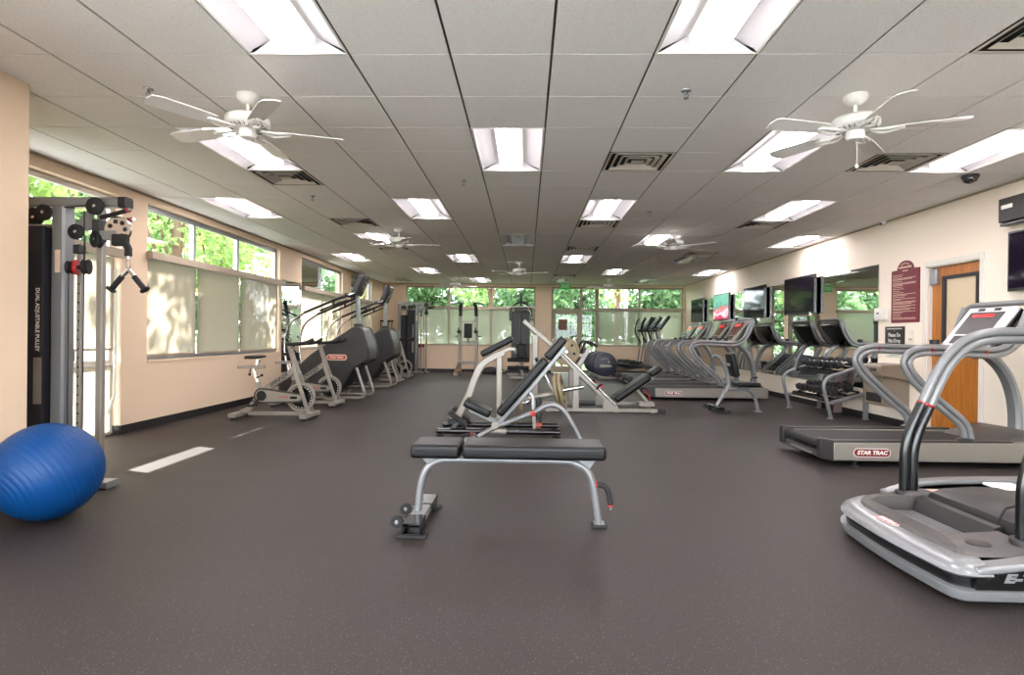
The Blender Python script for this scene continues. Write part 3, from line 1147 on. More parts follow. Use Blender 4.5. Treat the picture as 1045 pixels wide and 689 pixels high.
RAILP = [(1.37, 0.25), (1.35, 0.36), (1.28, 0.45), (1.09, 0.61), (0.90, 0.795), (0.82, 0.90), (0.80, 0.985), (0.85, 1.055), (0.96, 1.088), (1.10, 1.09), (1.50, 1.075), (1.64, 1.083), (1.75, 1.135), (1.84, 1.25), (1.90, 1.40), (1.945, 1.52)]
def offset2d(pts, d):
    out = []
    for i, p in enumerate(pts):
        a = Vector(pts[max(i - 1, 0)])
        b = Vector(pts[min(i + 1, len(pts) - 1)])
        t = (b - a).normalized()
        out.append((p[0] + t.y * d, p[1] - t.x * d))
    return out

def make_treadmill(screen):
    t = thing('treadmill', '', 'treadmill')
    W = 0.44
    L = 2.28
    # deck rails
    for s in (-1, 1):
        g = G()
        ya, yb = s * (W - 0.085), s * W
        g.hexa([(0.12, ya, 0.055), (L - 0.04, ya, 0.055), (L - 0.04, yb, 0.055), (0.12, yb, 0.055), (0.12, ya, 0.225), (L - 0.04, ya, 0.25), (L - 0.04, yb, 0.25), (0.12, yb, 0.225)])
        sd = g.build('side_panel', 'silver_warm', t, bevel=0.012)
        g = G()
        g.hexa([(0.10, ya, 0.226), (1.75, ya, 0.240), (1.75, yb, 0.240), (0.10, yb, 0.226), (0.10, ya, 0.244), (1.75, ya, 0.258), (1.75, yb, 0.258), (0.10, yb, 0.244)])
        g.build('foot_rail', 'dark_plastic', t, bevel=0.006)
        g = G()
        g.prism([(0.0, 0.075), (0.125, 0.045), (0.125, 0.246), (0.015, 0.262), (0.0, 0.25)], min(ya, yb), max(ya, yb))
        g.build('end_cap', 'dark_plastic', t, bevel=0.01)
        if s < 0:
            badge(t, (0.47, s * W - 0.001, 0.135), (1, 0, 0), (0, 0, 1), 0.34)
    G().box(0.05, 1.8, -W + 0.085, W - 0.085, 0.19, 0.215).build('running_deck', 'dark_plastic', t)
    g = G()
    g.box(0.055, 1.76, -W + 0.10, W - 0.10, 0.2152, 0.224)
    g.build('running_belt', 'belt', t, bevel=0.003)
    g = G()
    g.cyl((0.055, -W + 0.09, 0.185), (0.055, W - 0.09, 0.185), 0.040)
    g.build('rear_roller', 'rubber', t)
    G().box(0.03, 0.11, -W + 0.086, W - 0.086, 0.068, 0.125).build('tail_bar', 'grey_plastic', t, bevel=0.008)
    G().box(0.022, 0.03, -0.22, 0.22, 0.075, 0.10).build('tail_plate', 'silver', t, bevel=0.003)
    # motor hood
    sec = []
    for x, z, w in ((1.62, 0.228, 0.34), (1.72, 0.262, 0.35), (1.86, 0.315, 0.355), (2.02, 0.335, 0.355), (2.16, 0.305, 0.35), (2.25, 0.22, 0.34), (2.27, 0.10, 0.33)):
        sec.append([(x, -w, 0.10), (x, -w, z - 0.03), (x, -w + 0.05, z - 0.006), (x, 0, z), (x, w - 0.05, z - 0.006), (x, w, z - 0.03), (x, w, 0.10)])
    G().loft(sec).build('motor_hood', 'grey_plastic', t)
    for x in (0.35, 2.0):
        for s in (-1, 1):
            G().lathe([(0.035, 0), (0.035, 0.012), (0.012, 0.018), (0.012, 0.056)], (x, s * 0.38, 0), n=12).build('levelling_foot', 'rubber', t)
    # handrails: two tubes side by side, bent like a flattened S
    for s in (-1, 1):
        g = G()
        for d in (-0.0275, 0.0275):
            P = offset2d(RAILP, d)
            g.tube(smooth([(x, s * 0.40, z) for x, z in P], 3), 0.027, n=10)
        r = g.build('handrail', 'silver', t)
        G().lathe([(0.07, 0), (0.07, 0.012), (0.05, 0.025)], (1.345, s * 0.40, 0.255), n=16).build('rail_foot', 'dark_plastic', t)
        g = G()
        for x, zz in ((1.02, 1.09), (1.52, 1.075)):
            g.sweep([(x - 0.004, s * 0.40, zz), (x + 0.004, s * 0.40, zz)], [(0.0295 * math.cos(a), 0.0575 * math.sin(a)) for a in [2 * PI * i / 16 for i in range(16)]], up=(0, 0, 1))
        g.build('red_ring', 'red', t)
    # hoop over the console
    a, b = RAILP[-1]
    hp = bend([(1.90, -0.40, 1.40), (a, -0.40, b), (a + 0.02, -0.34, b + 0.03), (a + 0.02, 0.34, b + 0.03), (a, 0.40, b), (1.90, 0.40, 1.40)], 0.10)
    G().tube(hp, 0.03, n=10).build('console_hoop', 'silver', t)
    # upright
    up = smooth([(2.13, 0, 0.27), (2.13, 0, 0.45), (2.10, 0, 0.66), (2.02, 0, 0.86), (1.88, 0, 1.02), (1.70, 0, 1.11)], 4)
    G().bar(up, 0.075, 0.15, up=(0, 1, 0), rr=0.35).build('upright', 'silver', t)
    # console
    o = Vector((1.60, 0, 1.10))
    ax = Vector((0.31, 0, 0.40)).normalized()
    nr = Vector((-ax.z, 0, ax.x))
    mx = Matrix((Vector((0, 1, 0)), ax, nr)).transposed().to_4x4()
    def at(u, v, w):
        return o + Vector((0, 1, 0)) * u + ax * v + nr * w
    G().rbox(at(0, 0.27, -0.055), (0.62, 0.52, 0.10), 0.045, mx.to_3x3()).build('console_housing', 'gloss_black', t)
    G().rbox(at(0, 0.27, 0.0), (0.60, 0.50, 0.05), 0.022, mx.to_3x3()).build('console_face', 'pan_white' if screen == 'console_screen' else 'silver_warm', t)
    G().rbox(at(0, 0.31, 0.02), (0.44, 0.28, 0.02), 0.008, mx.to_3x3()).build('display', 'grey_plastic' if screen == 'console_screen' else screen, t)
    G().rbox(at(0.02, 0.40, 0.03), (0.26, 0.028, 0.006), 0.002, mx.to_3x3()).build('readout', 'led_red', t)
    G().rbox(at(0, 0.10, 0.02), (0.40, 0.10, 0.02), 0.008, mx.to_3x3()).build('keypad', 'dark_plastic', t)
    for s in (-1, 1):
        G().rbox(at(s * 0.10, 0.478, 0.028), (0.08, 0.03, 0.01), 0.003, mx.to_3x3()).build('fan_grille', 'dark_plastic', t)
        g = G()
        g.lathe([(0.04, 0), (0.045, 0.11), (0.04, 0.11), (0.036, 0.01)], (1.50, s * 0.24, 1.08), n=14)
        g.build('cup_holder', 'dark_plastic', t)
    G().rbox((1.55, 0, 1.085), (0.30, 0.70, 0.05), 0.02).build('console_tray', 'dark_plastic', t)
    return t
tread = make_treadmill('console_screen')
tread.location = (2.74, 5.87, 0)
tread['label'] = 'large silver treadmill in front of the wooden door, nearest full treadmill'
tread['group'] = 'silver treadmills'
row_t = make_treadmill('console_red')
row_t.location = (2.32, 11.41, 0)
row_t['label'] = 'nearest silver treadmill of the row facing the wall televisions'
row_t['group'] = 'silver treadmills'
dup(row_t, (2.36, 12.46, 0), 0, 'second silver treadmill from the front in the row facing the televisions', 'silver treadmills')
row_b = make_treadmill('console_blue')
row_b.location = (2.44, 14.22, 0)
row_b['label'] = 'third silver treadmill from the front in the row, blue console screen'
row_b['group'] = 'silver treadmills'
dup(row_b, (2.46, 15.2, 0), 0, 'farthest silver treadmill of the row, beside the ellipticals', 'silver treadmills')

# ------------------------------------------------------------------ near step-up trainer at the right edge
def make_climber():
    ox, oy = 1.89, 3.20
    t = thing('treadmill', 'silver and black treadmill with ridged front step, cut off at the right edge', 'treadmill', (ox, oy, 0))
    def plan(e, back, z, n=8, far=None):
        """nose outline inset by e: tight near corner, wide far corner, nose towards -x"""
        W, rn, rf = 0.62, 0.10, 0.42
        w, x0, a1, a2 = W - e, e, max(rn - e, 0.03), max(rf - e, 0.05)
        P = [(back, -w, z)]
        for i in range(n + 1):
            a = PI / 2 * i / n
            P.append((x0 + a1 - a1 * math.sin(a), -w + a1 - a1 * math.cos(a), z))
        for i in range(1, 5):
            y0, y1 = -w + a1, w - a2
            P.append((x0 - 0.02 * math.sin(PI * i / 5), y0 + (y1 - y0) * i / 5, z))
        for i in range(n + 1):
            a = PI / 2 * (1 - i / n)
            P.append((x0 + a2 - a2 * math.sin(a), w - a2 + a2 * math.cos(a), z))
        P.append((far or back, w, z))
        return P
    BK = 2.1
    G().loft([plan(0.055, BK, 0.012), plan(0.02, BK, 0.03), plan(0.0, BK, 0.075), plan(0.0, BK, 0.078), plan(0.02, BK, 0.084)]).build('lower_skirt', 'silver', t)
    G().loft([plan(0.03, BK, 0.084), plan(0.03, BK, 0.138)]).build('black_band', 'gloss_black', t)
    G().loft([plan(0.01, 0.17, 0.138, far=0.46), plan(0.0, 0.17, 0.148, far=0.46), plan(0.012, 0.17, 0.168, far=0.46), plan(0.045, 0.17, 0.188, far=0.46), plan(0.095, 0.17, 0.198, far=0.46), plan(0.12, 0.17, 0.198, far=0.46)], cap=False, closed=False).build('nose_cover', 'silver', t)
    # side panels behind the nose: black with a silver cap
    for s in (-1, 1):
        g = G()
        g.prism([(0.10 if s < 0 else 0.43, 0.085), (BK, 0.085), (BK, 0.29), (0.75, 0.265), (0.44, 0.20)] + ([(0.10, 0.150)] if s < 0 else [(0.43, 0.19)]), min(s * 0.57, s * 0.612), max(s * 0.57, s * 0.612))
        g.build('side_panel', 'gloss_black', t)
        g = G()
        g.sweep(smooth(([(0.10, s * 0.575, 0.163), (0.30, s * 0.575, 0.187)] if s < 0 else [(0.42, s * 0.575, 0.198), (0.46, s * 0.575, 0.205)]) + [ (0.52, s * 0.575, 0.225), (0.80, s * 0.575, 0.282), (BK, s * 0.575, 0.305)], 4), [(-0.016, -0.045), (0.016, -0.045), (0.016, 0.045), (-0.016, 0.045)], up=(0, 1, 0))
        g.build('side_cap', 'silver', t, bevel=0.01)
    # dark inner collar with the step well
    wl, wr, wx0, wx1 = -0.26, 0.36, 0.21, 0.47
    g = G()
    outer = [(p[0], p[1]) for p in plan(0.105, 0.52, 0)]
    rim = 0.204
    N = len(outer)
    inner = []
    for (x, y) in outer:
        inner.append((min(max(x, wx0), wx1), min(max(y, wl), wr)))
    A = [g.V((x, y, rim - 0.01)) for x, y in outer]
    B = [g.V((x + (u - x) * 0.12, y + (v - y) * 0.12, rim + 0.012)) for (x, y), (u, v) in zip(outer, inner)]
    C = [g.V((u, v, rim + 0.010 if u < wx0 + 0.01 else rim + 0.03)) for u, v in inner]
    D = [g.V((u + (0.02 if u < wx0 + 0.01 else 0), v, 0.15)) for u, v in inner]
    for R1, R2 in ((A, B), (B, C), (C, D)):
        for i in range(N - 1):
            g.F([R1[i], R1[i + 1], R2[i + 1], R2[i]])
    bmesh.ops.remove_doubles(g.bm, verts=g.bm.verts, dist=0.0005)
    g.build('collar', 'grey_plastic', t)
    G().box(wx0, wx1 + 0.04, wl, wr, 0.143, 0.150).build('step_plate', 'dark_plastic', t)
    for i in range(9):
        x = wx0 + 0.032 + i * 0.024
        G().bar([(x, wl + 0.03, 0.155), (x, wr - 0.03, 0.155)], 0.012, 0.012, up=(0, 0, 1)).build('step_rib', 'silver', t)
    G().prism([(wx1 - 0.03, 0.15), (wx1 + 0.005, 0.24), (wx1 + 0.035, 0.25), (wx1 + 0.06, 0.15)], wl + 0.02, wr - 0.02).build('step_lip', 'dark_plastic', t)
    for s in (-1, 1):
        G().rbox((0.72, s * 0.455, 0.20), (0.56, 0.14, 0.10), 0.035).build('shoulder', 'grey_plastic', t)
    # hood, cord and belt
    sec = []
    for x, z in ((0.54, 0.20), (0.56, 0.265), (0.61, 0.29), (0.80, 0.305), (1.00, 0.30), (1.08, 0.265)):
        sec.append([(x, -0.37, 0.15), (x, -0.37, z - 0.02), (x, -0.34, z), (x, 0, z + 0.006), (x, 0.34, z), (x, 0.37, z - 0.02), (x, 0.37, 0.15)])
    hood = G().loft(sec).build('motor_hood', 'dark_plastic', t)
    G().tube(smooth([(0.50, -0.20, 0.21), (0.55, -0.19, 0.30), (0.64, -0.13, 0.318), (0.9, -0.07, 0.33), (1.3, -0.05, 0.33)], 4), 0.006, n=8).build('power_cord', 'rubber', t)
    G().box(1.06, BK, -0.40, 0.40, 0.27, 0.286).build('running_belt', 'grey_plastic', t, bevel=0.004)
    G().box(0.95, 1.12, 0.28, 0.46, 0.29, 0.305).build('belt_guide', 'white_enamel', t, bevel=0.004)
    G().box(0.60, 0.68, 0.40, 0.45, 0.2555, 0.258).build('caution_label', 'label_cream', t)
    text('TREADMILL', 0.03, frame((0.86, -0.22, 0.324), (1, 0, 0), (0, 1, 0)), 'hood_lettering', 'label_cream', hood) if False else None
    # posts and rails
    for s, y in ((-1, -0.40), (1, 0.46)):
        P = [(0.50, y, 0.22), (0.50, y, 0.36), (0.505, y, 0.50), (0.54, y, 0.64), (0.60, y, 0.78)]
        Q = [(0.60, y, 0.78), (0.67, y, 0.94), (0.74, y, 1.06), (0.85, y, 1.165), (1.0, y, 1.21), (1.2, y, 1.215), (2.0, y, 1.20)]
        def two(P, e):
            g = G()
            pl = [(p[0], p[2]) for p in P]
            for d in (-0.025, 0.025):
                g.tube(smooth([(a, y, b) for a, b in offset2d(pl, d)], 4), 0.0265 + e, n=12)
            return g
        two(P, 0.003).build('rail_sleeve', 'gloss_black', t)
        two(Q, 0.0).build('handrail', 'silver', t)
        d = (Vector(Q[1]) - Vector(Q[0])).normalized()
        G().sweep([Vector(Q[0]) - d * 0.006, Vector(Q[0]) + d * 0.008], [(0.056 * math.cos(a), 0.033 * math.sin(a)) for a in [2 * PI * i / 20 for i in range(20)]], up=(0, 1, 0)).build('red_ring', 'red', t)
        g = G()
        g.sweep([(0.50, y, 0.215), (0.50, y, 0.245)], [(0.075 * math.cos(a), 0.062 * math.sin(a)) for a in [2 * PI * i / 24 for i in range(24)]], up=(0, 1, 0))
        g.build('post_collar', 'dark_plastic', t, bevel=0.006)
    G().lathe([(0.05, 0), (0.05, 0.004), (0.0, 0.006)], (0.27, -0.40, 0.218), n=20).build('round_cap', 'dark_plastic', t)
    badge(t, (0.076, -0.02, 0.2005), (0.02, -1, 0), (0.96, 0, 0.17), 0.17, 'badge_red')
    text('E-TRx', 0.075, frame((0.43, -0.5985, 0.19), (1, 0, 0), (0, 0, 1)), 'side_lettering', 'silver', t, shear=0.25, bold=0.0025) if False else None
    text('E-TRx', 0.052, frame((0.33, -0.6135, 0.137), (1, 0, 0), (0, 0, 1)), 'side_lettering', 'silver', t, width=0.25, shear=0.25, bold=0.003)
    # console beyond the frame edge, carried by the rails
    G().rbox((1.45, 0, 1.30), (0.30, 0.80, 0.12), 0.04).build('console_housing', 'gloss_black', t)
    return t
make_climber()

# ------------------------------------------------------------------ flat bench in front
def make_flat_bench():
    o = (-0.10, 3.60, 0)
    t = thing('weight_bench', 'flat weight bench, black padded top on silver legs, nearest in the middle', 'weight bench', o)
    for x0, x1, seg in ((-0.69, -0.395, 1), (-0.377, 0.485, 2)):
        G(o).rbox(((x0 + x1) / 2, 3.60, 0.48), (x1 - x0, 0.30, 0.085), 0.022).build('bench_pad', 'vinyl', t)
        g = G(o)
        for z in (0.470, 0.488):
            g.tube([(x0 + 0.024, 3.4495, z), (x1 - 0.024, 3.4495, z)], 0.0028, n=6)
        g.build('pad_piping', 'vinyl', t)
    F_ = smooth([(-0.665, 3.6, 0.085), (-0.655, 3.6, 0.20), (-0.635, 3.6, 0.30), (-0.60, 3.6, 0.36), (-0.54, 3.6, 0.398), (-0.44, 3.6, 0.408), (0.20, 3.6, 0.408), (0.31, 3.6, 0.395), (0.375, 3.6, 0.36), (0.415, 3.6, 0.29), (0.44, 3.6, 0.16), (0.46, 3.6, 0.02)], 5)
    G(o).sweep(F_, [(0.023 * math.cos(a), 0.033 * math.sin(a)) for a in [2 * PI * i / 14 for i in range(14)]], up=(0, 1, 0)).build('frame', 'silver', t)
    g = G(o)
    g.prism([(-0.665, 0.437), (-0.50, 0.437), (-0.565, 0.385), (-0.60, 0.37)], 3.58, 3.62)
    g.prism([(0.30, 0.437), (0.45, 0.437), (0.40, 0.36), (0.37, 0.37)], 3.58, 3.62)
    g.build('gusset', 'silver', t, bevel=0.004)
    # base tube across the left end
    g = G(o)
    def sleeve(y0, y1, w, h):
        zc = 0.022 + 0.032
        for a0, a1, b0, b1 in ((-w, w, -h, -h + 0.006), (-w, w, h - 0.006, h), (-w, -w + 0.006, -h, h), (w - 0.006, w, -h, h)):
            g.box(-0.655 + a0, -0.655 + a1, y0, y1, zc + b0, zc + b1)
    sleeve(3.33, 3.50, 0.056, 0.034)
    g.build('base_sleeve', 'gloss_black', t, bevel=0.002)
    g = G(o)
    sleeve(3.74, 3.96, 0.056, 0.034)
    g.build('base_sleeve', 'gloss_black', t, bevel=0.003)
    G(o).box(-0.70, -0.61, 3.47, 3.90, 0.03, 0.082).build('base_tube', 'silver', t, bevel=0.006)
    for y in (3.34, 3.91):
        G(o).box(-0.745, -0.565, y - 0.02, y + 0.05, 0.0, 0.02).build('floor_pad', 'rubber', t, bevel=0.006)
    for y in (3.44, 3.70):
        g = G(o)
        g.lathe([(0.012, -0.016), (0.034, -0.016), (0.036, -0.012), (0.036, 0.012), (0.034, 0.016), (0.012, 0.016)], (-0.762, y, 0.062), (0, 1, 0), 20)
        w = g.build('wheel', 'rubber', t)
        G(o).cyl((-0.762, y - 0.02, 0.062), (-0.762, y + 0.02, 0.062), 0.012).build('wheel_hub', 'bright_steel', w)
        G(o).box(-0.762, -0.70, y + 0.022, y + 0.03, 0.05, 0.074).build('wheel_bracket', 'silver', t)
    G(o).box(0.415, 0.51, 3.56, 3.64, 0.0, 0.022).build('floor_pad', 'rubber', t, bevel=0.006)
    G(o).box(0.43, 0.495, 3.57, 3.63, 0.022, 0.032).build('foot_plate', 'silver', t, bevel=0.003)
    hp = smooth([(0.425, 3.6, 0.262), (0.47, 3.6, 0.262), (0.505, 3.6, 0.245), (0.523, 3.6, 0.20), (0.533, 3.6, 0.14)], 4)
    G(o).tube(hp, 0.017).build('carry_grip', 'rubber', t)
    G(o).cyl((0.437, 3.6, 0.262), (0.450, 3.6, 0.262), 0.020).cyl((0.533, 3.6, 0.14), (0.5345, 3.6, 0.13), 0.019).build('red_ring', 'red', t)
    G(o).cyl((0.534, 3.6, 0.13), (0.536, 3.6, 0.105), 0.012).build('grip_tip', 'bright_steel', t)
make_flat_bench()

# ------------------------------------------------------------------ incline bench behind it
def make_incline_bench():
    o = (0.0, 6.0, 0)
    t = thing('adjustable_bench', 'inclined adjustable bench, black back pad raised steeply, directly behind the flat bench', 'weight bench', o)
    def pad(a, b, th, w, name):
        a, b = Vector((a[0], 6.0, a[1])), Vector((b[0], 6.0, b[1]))
        d = (b - a)
        L = d.length
        d.normalize()
        n = Vector((-d.z, 0, d.x))
        mx = Matrix((d, Vector((0, 1, 0)), n)).transposed()
        G(o).rbox((a + b) / 2, (L, w, th), 0.026, mx).build(name, 'vinyl', t)
    pad((-0.275, 0.375), (0.205, 0.945), 0.085, 0.27, 'back_pad')
    pad((0.212, 0.955), (0.385, 1.165), 0.085, 0.27, 'head_pad')
    pad((-0.63, 0.50), (-0.36, 0.375), 0.08, 0.30, 'seat_pad')
    G(o).bar([(-0.26, 6.0, 0.30), (0.06, 6.0, 0.655), (0.40, 6.0, 1.075)], 0.045, 0.07, up=(0, 1, 0)).build('back_strut', 'silver', t)
    G(o).bar([(-0.58, 6.0, 0.41), (-0.36, 6.0, 0.31), (-0.20, 6.0, 0.27)], 0.045, 0.06, up=(0, 1, 0)).build('seat_strut', 'silver', t)
    arch = smooth([(-0.66, 6.0, 0.055), (-0.548, 6.0, 0.095), (-0.305, 6.0, 0.235), (0.07, 6.0, 0.385), (0.20, 6.0, 0.455), (0.29, 6.0, 0.472), (0.375, 6.0, 0.43), (0.46, 6.0, 0.32), (0.58, 6.0, 0.10), (0.625, 6.0, 0.02)], 5)
    G(o).sweep(arch, [(0.027 * math.cos(a), 0.034 * math.sin(a)) for a in [2 * PI * i / 14 for i in range(14)]], up=(0, 1, 0)).build('frame', 'silver', t)
    G(o).bar([(0.62, 5.80, 0.04), (0.62, 6.20, 0.04)], 0.06, 0.05, up=(0, 0, 1)).build('front_base', 'silver', t)
    for y in (5.79, 6.18):
        G(o).box(0.58, 0.66, y, y + 0.05, 0, 0.016).build('floor_pad', 'rubber', t)
    G(o).bar([(-0.66, 5.72, 0.05), (-0.66, 6.28, 0.05)], 0.07, 0.06, up=(0, 0, 1)).build('rear_base', 'gloss_black', t)
    for y in (5.70, 6.25):
        G(o).box(-0.70, -0.62, y, y + 0.06, 0, 0.022).build('floor_pad', 'rubber', t)
    G(o).cyl((-0.312, 5.93, 0.262), (-0.312, 6.07, 0.262), 0.04).build('pivot', 'silver_warm', t)
    G(o).lathe([(0.0, -0.075), (0.026, -0.07), (0.03, -0.045), (0.02, -0.03), (0.02, 0.0)], (0.076, 6.0, 0.385), (0, 1, 0)).build('adjust_knob', 'red', t)
    G(o).bar([(0.076, 6.0, 0.42), (0.075, 6.03, 0.55), (0.02, 6.03, 0.63)], 0.03, 0.02).build('ladder_link', 'silver', t)
    hp = smooth([(-0.68, 5.9, 0.10), (-0.63, 5.9, 0.150), (-0.56, 5.9, 0.172)], 4)
    G(o).tube(hp, 0.018).build('carry_grip', 'rubber', t)
    G(o).cyl((-0.56, 5.9, 0.172), (-0.545, 5.9, 0.172), 0.021).cyl((-0.69, 5.9, 0.09), (-0.68, 5.9, 0.10), 0.021).build('red_ring', 'red', t)
    G(o).tube(smooth([(-0.545, 5.9, 0.172), (-0.52, 5.93, 0.165), (-0.50, 5.98, 0.13)], 4), 0.015).build('grip_stem', 'silver', t)
make_incline_bench()

# ------------------------------------------------------------------ chest supported row
def make_row():
    o = (-0.3, 7.0, 0)
    t = thing('row_machine', 'plate loaded row machine, arched silver frame with tilted black chest pad', 'exercise machine', o)
    for y in (6.75, 7.25):
        G(o).cyl((-1.04, y, 0.062), (0.41, y, 0.062), 0.033).build('base_bar', 'gloss_black', t)
        G(o).cyl((-0.46, y, 0.062), (-0.22, y, 0.062), 0.0345).build('base_joint', 'silver_warm', t) if y < 7 else None
        for x in (-1.0, 0.36):
            G(o).lathe([(0.05, 0), (0.05, 0.014), (0.02, 0.022), (0.02, 0.035)], (x, y, 0), n=14).build('floor_foot', 'rubber', t)
    G(o).bar([(-0.85, 6.75, 0.07), (-0.85, 7.25, 0.07)], 0.07, 0.06, up=(0, 0, 1)).build('rear_crossbar', 'gloss_black', t)
    G(o).bar([(0.15, 6.75, 0.07), (0.15, 7.25, 0.07)], 0.07, 0.06, up=(0, 0, 1)).build('front_crossbar', 'gloss_black', t)
    arch = smooth([(-0.85, 7.0, 0.12), (-0.785, 7.0, 0.262), (-0.685, 7.0, 0.471), (-0.605, 7.0, 0.692), (-0.53, 7.0, 0.83), (-0.417, 7.0, 0.915), (-0.27, 7.0, 0.985)], 5)
    G(o).bar(arch, 0.09, 0.10, up=(0, 1, 0)).build('arch_frame', 'silver_warm', t)
    G(o).bar([(-0.325, 7.0, 0.98), (-0.32, 7.0, 0.30), (-0.32, 7.0, 0.09)], 0.072, 0.09, up=(0, 1, 0)).build('post', 'silver_warm', t)
    G(o).box(-0.93, -0.76, 6.93, 7.07, 0.095, 0.18).build('arch_shoe', 'gloss_black', t, bevel=0.01)
    a, b = Vector((-0.54, 7.0, 0.955)), Vector((-0.165, 7.0, 1.155))
    d = (b - a).normalized()
    n = Vector((-d.z, 0, d.x))
    mx = Matrix((d, Vector((0, 1, 0)), n)).transposed()
    G(o).rbox((a + b) / 2, ((b - a).length, 0.27, 0.08), 0.03, mx).build('chest_pad', 'vinyl', t)
    G(o).bar([(-0.33, 7.0, 0.97), (-0.20, 7.0, 1.03), (-0.13, 7.0, 1.02)], 0.05, 0.08).build('pad_bracket', 'silver_warm', t)
    for s in (-1, 1):
        c = Vector((-0.80, 7.0 + s * 0.22, 0.20))
        d = Vector((0.20, 0, -0.15)).normalized()
        mx = Matrix((d, Vector((0, 1, 0)), Vector((-d.z, 0, d.x)))).transposed()
        fp = G(o).rbox(c, (0.26, 0.20, 0.03), 0.01, mx).build('foot_plate', 'rubber', t)
        g = G(o)
        for i in range(8):
            q = c + d * (-0.11 + i * 0.031) + Vector((-d.z, 0, d.x)) * 0.018
            g.bar([q + Vector((0, -0.09, 0)), q + Vector((0, 0.09, 0))], 0.01, 0.008, up=(0, 0, 1))
        g.build('tread_ribs', 'rubber', fp)
        G(o).bar([(-0.78, 7.0 + s * 0.22, 0.18), (-0.70, 7.0 + s * 0.22, 0.10)], 0.04, 0.05).build('plate_stay', 'gloss_black', t)
    G(o).tube(bend([(-0.32, 7.0, 0.35), (-0.10, 7.0, 0.40), (0.20, 7.0, 0.46), (0.40, 7.0, 0.50)], 0.05), 0.034).build('lever_arm', 'silver_warm', t)
    G(o).cyl((-0.06, 7.0, 0.41), (0.72, 7.0, 0.575), 0.025).build('plate_horn', 'bright_steel', t) if False else None
    G(o).cyl((0.34, 7.0, 0.51), (0.70, 7.0, 0.58), 0.026).build('plate_horn', 'bright_steel', t)
    G(o).cyl((-0.13, 6.80, 0.38), (0.04, 6.80, 0.41), 0.022).build('plate_horn', 'bright_steel', t)
    G(o).bar([(-0.05, 6.80, 0.40), (-0.05, 7.0, 0.42)], 0.05, 0.05, up=(0, 0, 1)).build('horn_bracket', 'silver_warm', t)
    G(o).bar([(0.155, 7.0, 0.45), (0.16, 7.0, 0.08)], 0.07, 0.07).build('stop_post', 'gloss_black', t)
    G(o).bar([(0.10, 6.93, 0.24), (0.11, 6.93, 0.05)], 0.045, 0.02).build('pin_plate', 'silver_warm', t)
    G(o).box(0.10, 0.20, 6.955, 6.962, 0.10, 0.14).build('warning_label', 'badge_orange', t)
    for s in (-1, 1):
        G(o).tube(smooth([(0.28, 7.0 + s * 0.10, 0.62), (0.18, 7.0 + s * 0.10, 0.80), (0.12, 7.0 + s * 0.10, 0.90)], 4), 0.016).build('handle_bar', 'bright_steel', t)
        G(o).cyl((0.125, 7.0 + s * 0.04, 0.90), (0.125, 7.0 + s * 0.26, 0.90), 0.018).build('hand_grip', 'rubber', t)
    G(o).bar([(0.36, 6.88, 0.49), (0.27, 6.88, 0.63)], 0.03, 0.03).bar([(0.36, 7.12, 0.49), (0.27, 7.12, 0.63)], 0.03, 0.03).cyl((0.36, 6.86, 0.49), (0.36, 7.14, 0.49), 0.02).build('handle_link', 'silver_warm', t)
make_row()

def weight_plate(label, c, ax, r=0.215, th=0.042, group='gold rimmed weight plates'):
    ax = Vector(ax).normalized()
    t = thing('weight_plate', label, 'weight plate', c, 0, group)
    h = th / 2
    G().lathe([(0.028, -h), (0.055, -h), (0.06, -h * 0.5), (r * 0.78, -h * 0.5), (r * 0.84, -h), (r - 0.006, -h), (r, -h * 0.6), (r, h * 0.6), (r - 0.006, h), (r * 0.84, h), (r * 0.78, h * 0.5), (0.06, h * 0.5), (0.055, h), (0.028, h), (0.028, -h)], (0, 0, 0), ax, 32, cap=False).build('disc', 'plate_gold', t)
    u = ax.orthogonal().normalized()
    v = ax.cross(u)
    for i in range(6):
        a = 2 * PI * i / 6
        p = (u * math.cos(a) + v * math.sin(a)) * r * 0.62
        for s in (-1, 1):
            q = p + ax * (s * h * 0.5)
            G().cyl(q, q + ax * (s * h * 0.35), 0.022, 10).build('raised_mark', 'vent_dark', t)
    return t
d = (Vector((0.70, 7.0, 0.58)) - Vector((0.34, 7.0, 0.51))).normalized()
for k, nm in enumerate(('inner gold rimmed weight plate on the right horn of the row machine', 'outer gold rimmed weight plate on the right horn of the row machine')):
    weight_plate(nm, tuple(Vector((0.385, 7.0, 0.512)) + d * 0.05 * k), (d.x, -0.16, d.z), r=0.225)
weight_plate('gold rimmed weight plate low on the left horn of the row machine', (-0.06, 6.80, 0.393), (0.17, 0, 0.03), r=0.19)

